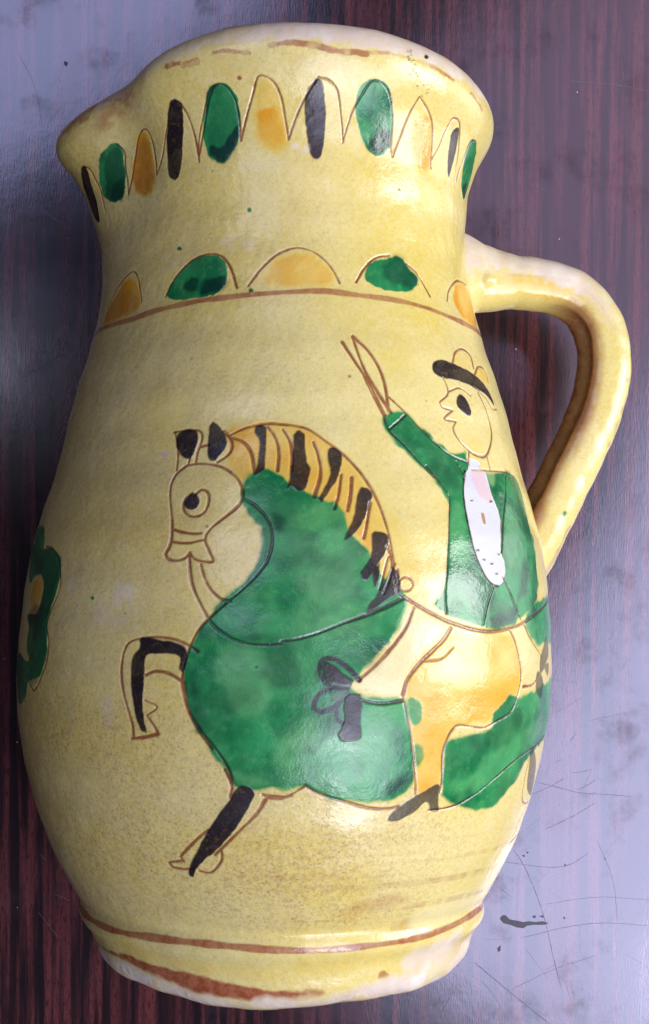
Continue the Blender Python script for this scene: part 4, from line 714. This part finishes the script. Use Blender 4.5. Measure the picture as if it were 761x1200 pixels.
# bare, worn clay along the lip; grime and kiln speckle on the lower body
lipbare = sstep(466, 474, S_+N20*3+N8*3)*(PH[:NF] < 150)*(.86+.15*N8)+sstep(484, 494, S_+N20*5+N8*3)*(PH[:NF] >= 150)*.45
A['w'] = np.maximum(A['w'], np.clip(lipbare, 0, .92)*np.interp(PH[:NF], [0, 60, 90, 102, 125, 150, 190], [.6, 1, 1, .6, .35, .5, .4])*(1-A['b'])*(1-.95*A['n']))
nkeep = A['n']*sstep(440, 460, S_)
spn = (sstep(460, 482, S_+N20*10+N8*6)*sstep(120, 140, PH[:NF])*(.62+.45*N8)+sstep(425, 450, S_+N20*10)*sstep(128, 138, PH[:NF])*sstep(154, 146, PH[:NF])*(.4+.3*N8)); A['n'] = np.maximum(A['n'], np.clip(spn, 0, .6))
ft = sstep(-502, -512, S_+N20*4+N8*2); A['w'] = np.maximum(A['w'], ft*.8)
A['w'] *= np.where(S_ < -455, (1-.55*sstep(.0, .6, N8*.6+N20)).clip(0, 1), 1)
fedge = sstep(-515.5, -519, S_+N8*2+N20*2)*.5; A['w'] *= 1-fedge; A['n'] = np.maximum(A['n'], fedge)
A['c'] = np.maximum(A['c'], np.clip(.25+.5*N60, 0, 1)*.35)
thr = np.clip(sstep(.0, .55, NSTREAK)*sstep(-330, -400, S_)*sstep(-445, -425, S_)*sstep(110, 70, PH[:NF])*.6, 0, 1); A['n'] = np.maximum(A['n'], thr*.8*(.5+.5*N8))
soil = np.clip(sstep(-60, -300, S_+N60*30)*sstep(-455, -425, S_)*(.62+.2*N20)*np.interp(PH[:NF], [0, 40, 60, 90, 130, 190], [.1, .25, .7, .85, .75, .6]), 0, 1)
soil = np.maximum(soil, np.clip(.06+.12*N60+.08*N20+.22*sstep(60, 160, PH[:NF]), 0, 1))
A['n'] *= 1-.9*A['w']; A['n'] = np.maximum(A['n'], np.maximum(nkeep, fedge))
lipline = sstep(486, 492, S_+N8*1.5)*sstep(497.5, 495, S_)*sstep(-.1, .5, N20+N8*.6)*.55; A['n'] = np.maximum(A['n'], lipline*(PH[:NF] < 150)); A['w'] *= 1-.6*lipline*(PH[:NF] < 150)
# scratched outlines are real shallow grooves, pigment a slight skin
disp = -.75*A['l']+.22*A['g']+.25*A['b']-.35*fresh+.35*N60*0+.25*N20+.12*N8-.5*np.clip(sstep(.6, 1, A['w'])*sstep(-490, -512, S_)*(.5+N8), 0, 1)
du = np.gradient(G[:NF], axis=0); dv = np.gradient(G[:NF], axis=1); nrm = np.cross(du, dv); nrm /= np.linalg.norm(nrm, axis=-1)[..., None]
if (nrm[NF//2, NR//2] @ np.array([0, 0, 1.])) < 0: nrm = -nrm
fade = sstep(-8, 0, PH[:NF])*sstep(190, 184, PH[:NF])
G[:NF] += nrm*(disp*fade)[..., None]
# normals of the whole closed skin
Gp = np.concatenate([G[-2:-1], G, G[1:2]], 0)
du = Gp[2:]-Gp[:-2]; du[0] = (G[1]-G[0])/dphi+(G[-1]-G[-2])/(162/NB); du[-1] = du[0]
k = NF-1; du[k] = (G[k]-G[k-1])/dphi+(G[k+1]-G[k])/(162/NB)
dv = np.gradient(G, axis=1); nrm = np.cross(du, dv); nrm /= np.linalg.norm(nrm, axis=-1)[..., None]+1e-12
flip = (nrm[NF//2, NR//2] @ np.array([0, 0, 1.])) < 0
if flip: nrm = -nrm
def full(arr): return np.concatenate([arr, np.repeat(arr[-1:], NB, 0)*0+0], 0).astype(np.float32)
def backfill(arr):                                                      # far side goes on as the edge columns do
    b = np.linspace(0, 1, NB+1)[1:, None]; return np.concatenate([arr, arr[-1:]*(1-b)+arr[:1]*b], 0).astype(np.float32)
st = lambda *k: np.stack([backfill(x) for x in k], -1).reshape(-1, 4)
attrs = {'glaze_a': st(A['g'], np.minimum(A['o'], 1), A['b'], A['l']), 'glaze_b': st(A['p'], A['w'], A['c'], A['r']), 'glaze_c': st(A['n'], A['k'], soil, fresh)}
LAB = np.concatenate([label, np.zeros((NB, NR), np.int16)], 0)
rowsB = TT[NF:]; sB, _ = prof(rowsB)
LAB[NF:] = np.where(sB < -452, lab('foot'), np.where(sB > 473, lab('lip'), np.where(sB > 200, lab('neck'), 0)))
glaze = glaze_material()
jug = bpy.data.objects.new('ceramic_jug', None); C.objects.link(jug); jug.matrix_world = JUG; jug.empty_display_size = .05
jug['label'] = 'yellow glazed pottery jug painted with green horse and rider, lying on dark wooden table'; jug['category'] = 'jug'
idx = np.arange(NCOL*NR).reshape(NCOL, NR)
q = np.stack([idx[:-1, :-1], idx[1:, :-1], idx[1:, 1:], idx[:-1, 1:]], -1).reshape(-1, 4)
if flip: q = q[:, ::-1]
fl = np.maximum(LAB[:-1, :-1], 0).reshape(-1)
co = (G.reshape(-1, 3)*SC); nn = nrm.reshape(-1, 3)
objs = {}
for nm in sorted(NAMES, key=lambda s: s.count('/')):
    sel = q[fl == NAMES.index(nm)]
    if not len(sel): continue
    u, inv = np.unique(sel, return_inverse=True)
    par = jug; base = nm
    if '/' in nm: par = objs[nm.split('/')[0]]; base = 'painted_'+nm.split('/')[1]
    elif base in ('zigzag_line', 'arch_line', 'shoulder_ring', 'base_ring'): base = 'painted_'+base
    elif 'oval' in base or 'arch' in base: base = 'painted_'+base.split('.')[0]
    objs[nm] = link_mesh(base, co[u], inv.reshape(-1, 4), glaze, par, {a: b[u] for a, b in attrs.items()}, nn[u])

# inside wall and underside
clay = plain('bare_clay', (.52, .36, .25), .75, .3)
inner_m = plain('inner_glaze', (.50, .40, .13), .35, .5)
pi = np.linspace(0, 360, 97)[:-1]; ti = np.linspace(TMAX-4, TK[3], 60); rows_ = []
for i, t_ in enumerate(ti):
    ins = 3+13*min(1, i/3); rows_.append(surf(pi, np.full(96, t_), ins))
rows_.append(np.tile([[0, -498, 0]], (96, 1))+rows_[-1]*[.6, 0, .6]); rows_.append(np.tile([[0, -500, 0]], (96, 1))+rows_[-1]*[.01, 0, .01])
co_ = np.concatenate(rows_)*SC; m_ = len(rows_)
link_mesh('inner_wall', co_, [(i*96+j, i*96+(j+1) % 96, (i+1)*96+(j+1) % 96, (i+1)*96+j) for i in range(m_-1) for j in range(96)], inner_m, jug)
rows_ = [surf(pi, np.full(96, 0.0))*[k_, 1, k_]+[0, dy, 0] for k_, dy in ((1.004, 0.5), (.93, 4), (.6, 7), (.3, 8), (.01, 8))]
link_mesh('underside', np.concatenate(rows_)*SC, [(i*96+j, (i+1)*96+j, (i+1)*96+(j+1) % 96, i*96+(j+1) % 96) for i in range(4) for j in range(96)], clay, jug)

# ------------------------------------------------------------------ handle: a pulled strap from the neck down to the belly
HP = np.array([(185, 284), (211, 287), (235, 286), (280, 284), (324, 279), (363, 263), (387, 231), (393, 191), (388, 152), (374, 109), (349, 60), (329, 19), (308, -20), (284, -62), (262, -98)], float)
HW = np.array([(62, 40), (54, 38), (41, 35), (32, 33), (31.5, 32), (31, 31), (31.5, 31), (32.5, 31), (32.5, 32), (32.5, 32), (32.5, 33), (32.5, 34), (33, 35), (34, 36), (34, 36)])
ck = np.concatenate([[0], np.cumsum(np.hypot(*np.diff(HP, axis=0).T))]); NU, NV = 420, 128
uu = np.linspace(0, ck[-1], NU); hx, hy = spline(ck, HP[:, 0], uu), spline(ck, HP[:, 1], uu)
tx, ty = np.gradient(hx, uu), np.gradient(hy, uu); L = np.hypot(tx, ty); tx /= L; ty /= L
ha, hb = np.interp(uu, ck, HW[:, 0]), np.interp(uu, ck, HW[:, 1])
th = np.linspace(0, 2*np.pi, NV+1)[:-1]; U, TH = np.meshgrid(uu, th, indexing='ij')
c_, s_ = np.cos(TH), np.sin(TH)                                   # cos=+1 points away from the pot, sin=+1 towards the painted side
rad = 1/((np.abs(c_)**2.3+np.abs(s_)**2.3)**(1/2.3))
prof_in = 1-.26*np.exp(-((TH-math.pi*.86)/.36)**2)*sm(100, 240, U)+.03*np.exp(-((TH-math.pi*.74)/.12)**2)*sm(120, 240, U)   # finger groove along the inner face
rg = np.random.default_rng(3)
def wob(U, TH): return .9*np.sin(U*.05+TH)+.6*np.sin(U*.11+2*TH+1)+.35*np.sin(U*.23+3*TH)+.3*np.sin(TH*6+U*.01)
ea = (ha[:, None]*rad*prof_in+wob(U, TH)*.6)*c_; eb = (hb[:, None]*rad+wob(U, TH)*.6)*s_
px_ = hx[:, None]+(-ty)[:, None]*-ea*-1; py_ = hy[:, None]+tx[:, None]*ea
# outward normal in the handle plane: right of travel is (ty, -tx); travel goes right then down, so outward is (-ty, tx)
a10 = R(-10)
knob = 5*np.exp(-(((px_-236)/7)**2+((py_-277)/7)**2))*(s_ > 0)
HX = px_*math.cos(a10)+(eb+knob)*-math.sin(a10); HZ = px_*math.sin(a10)+(eb+knob)*math.cos(a10)
H = np.stack([HX, py_, HZ], -1)
hi = np.arange(NU*NV).reshape(NU, NV); hi2 = np.roll(hi, -1, 1)
hq = np.stack([hi[:-1], hi2[:-1], hi2[1:], hi[1:]], -1).reshape(-1, 4)[:, ::-1]
def vn(shape, cu, cv, seed):
    rg = np.random.default_rng(seed); a = np.arange(shape[0])/cu; b = np.arange(shape[1])/cv; nb = int(np.ceil(shape[1]/cv)); g = rg.random((int(a[-1])+3, nb)); i = a.astype(int); j = b.astype(int) % nb; u = (a-i)[:, None]; w = (b-b.astype(int))[None]; u = u*u*(3-2*u); w = w*w*(3-2*w)
    return (g[np.ix_(i, j)]*(1-u)*(1-w)+g[np.ix_(i+1, j)]*u*(1-w)+g[np.ix_(i, (j+1) % nb)]*(1-u)*w+g[np.ix_(i+1, (j+1) % nb)]*u*w)*2-1
h8, h30, hl = vn((NU, NV), 5, 4, 1), vn((NU, NV), 25, 16, 2), vn((NU, NV), 60, 5, 3)
front = s_; outer = c_
hw = np.clip(sstep(-.15, .25, outer+.35*h30+.15*h8)*sstep(.1, .5, front+outer)*sstep(270, 150, U)*(.62+.25*h30+.15*h8) + sstep(.75, 1.1, outer+.35*hl+.2*h8)*.35, 0, .85)
hn = np.clip(sstep(.0, .5, hl+.5*h8)*sstep(.5, .75, outer+.1*h30)*sstep(-.3, .1, front)*.6 + sstep(.5, .9, h8+h30*.5)*.0, 0, .8)
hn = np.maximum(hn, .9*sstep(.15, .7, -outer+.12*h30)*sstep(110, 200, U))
hshade = .72*sstep(.35, .9, -outer+.10*h30)*sstep(120, 210, U)*(.85+.15*h8)  # inner face: shade painted in as black over its brown glaze
ho = sstep(.15, -.05, outer+.1*h8)*sstep(-.75, -.55, outer)*sstep(.2, .5, front)*sstep(75, 95, U)*sstep(175, 150, U)*.5
hn = np.maximum(hn, np.clip(1-np.abs(outer-.05-.2*h30)/.07, 0, 1)*sstep(.1, .6, front)*sstep(60, 90, U)*sstep(230, 190, U)*(.5+.5*h8)*.7)
z = np.zeros_like(hw); hs = np.clip(.04+.12*h30, 0, 1)
pk = lambda *k: np.stack(k, -1).reshape(-1, 4)
hg = np.exp(-(((U-ck[-1]+118)/4)**2+((TH-1.25)/.09)**2))
handle = link_mesh('handle', H.reshape(-1, 3)*SC, hq, glaze, jug, {'glaze_a': pk(hg, ho, hshade, z), 'glaze_b': pk(z, hw, z+.1, z), 'glaze_c': pk(hn, z, hs, z)})
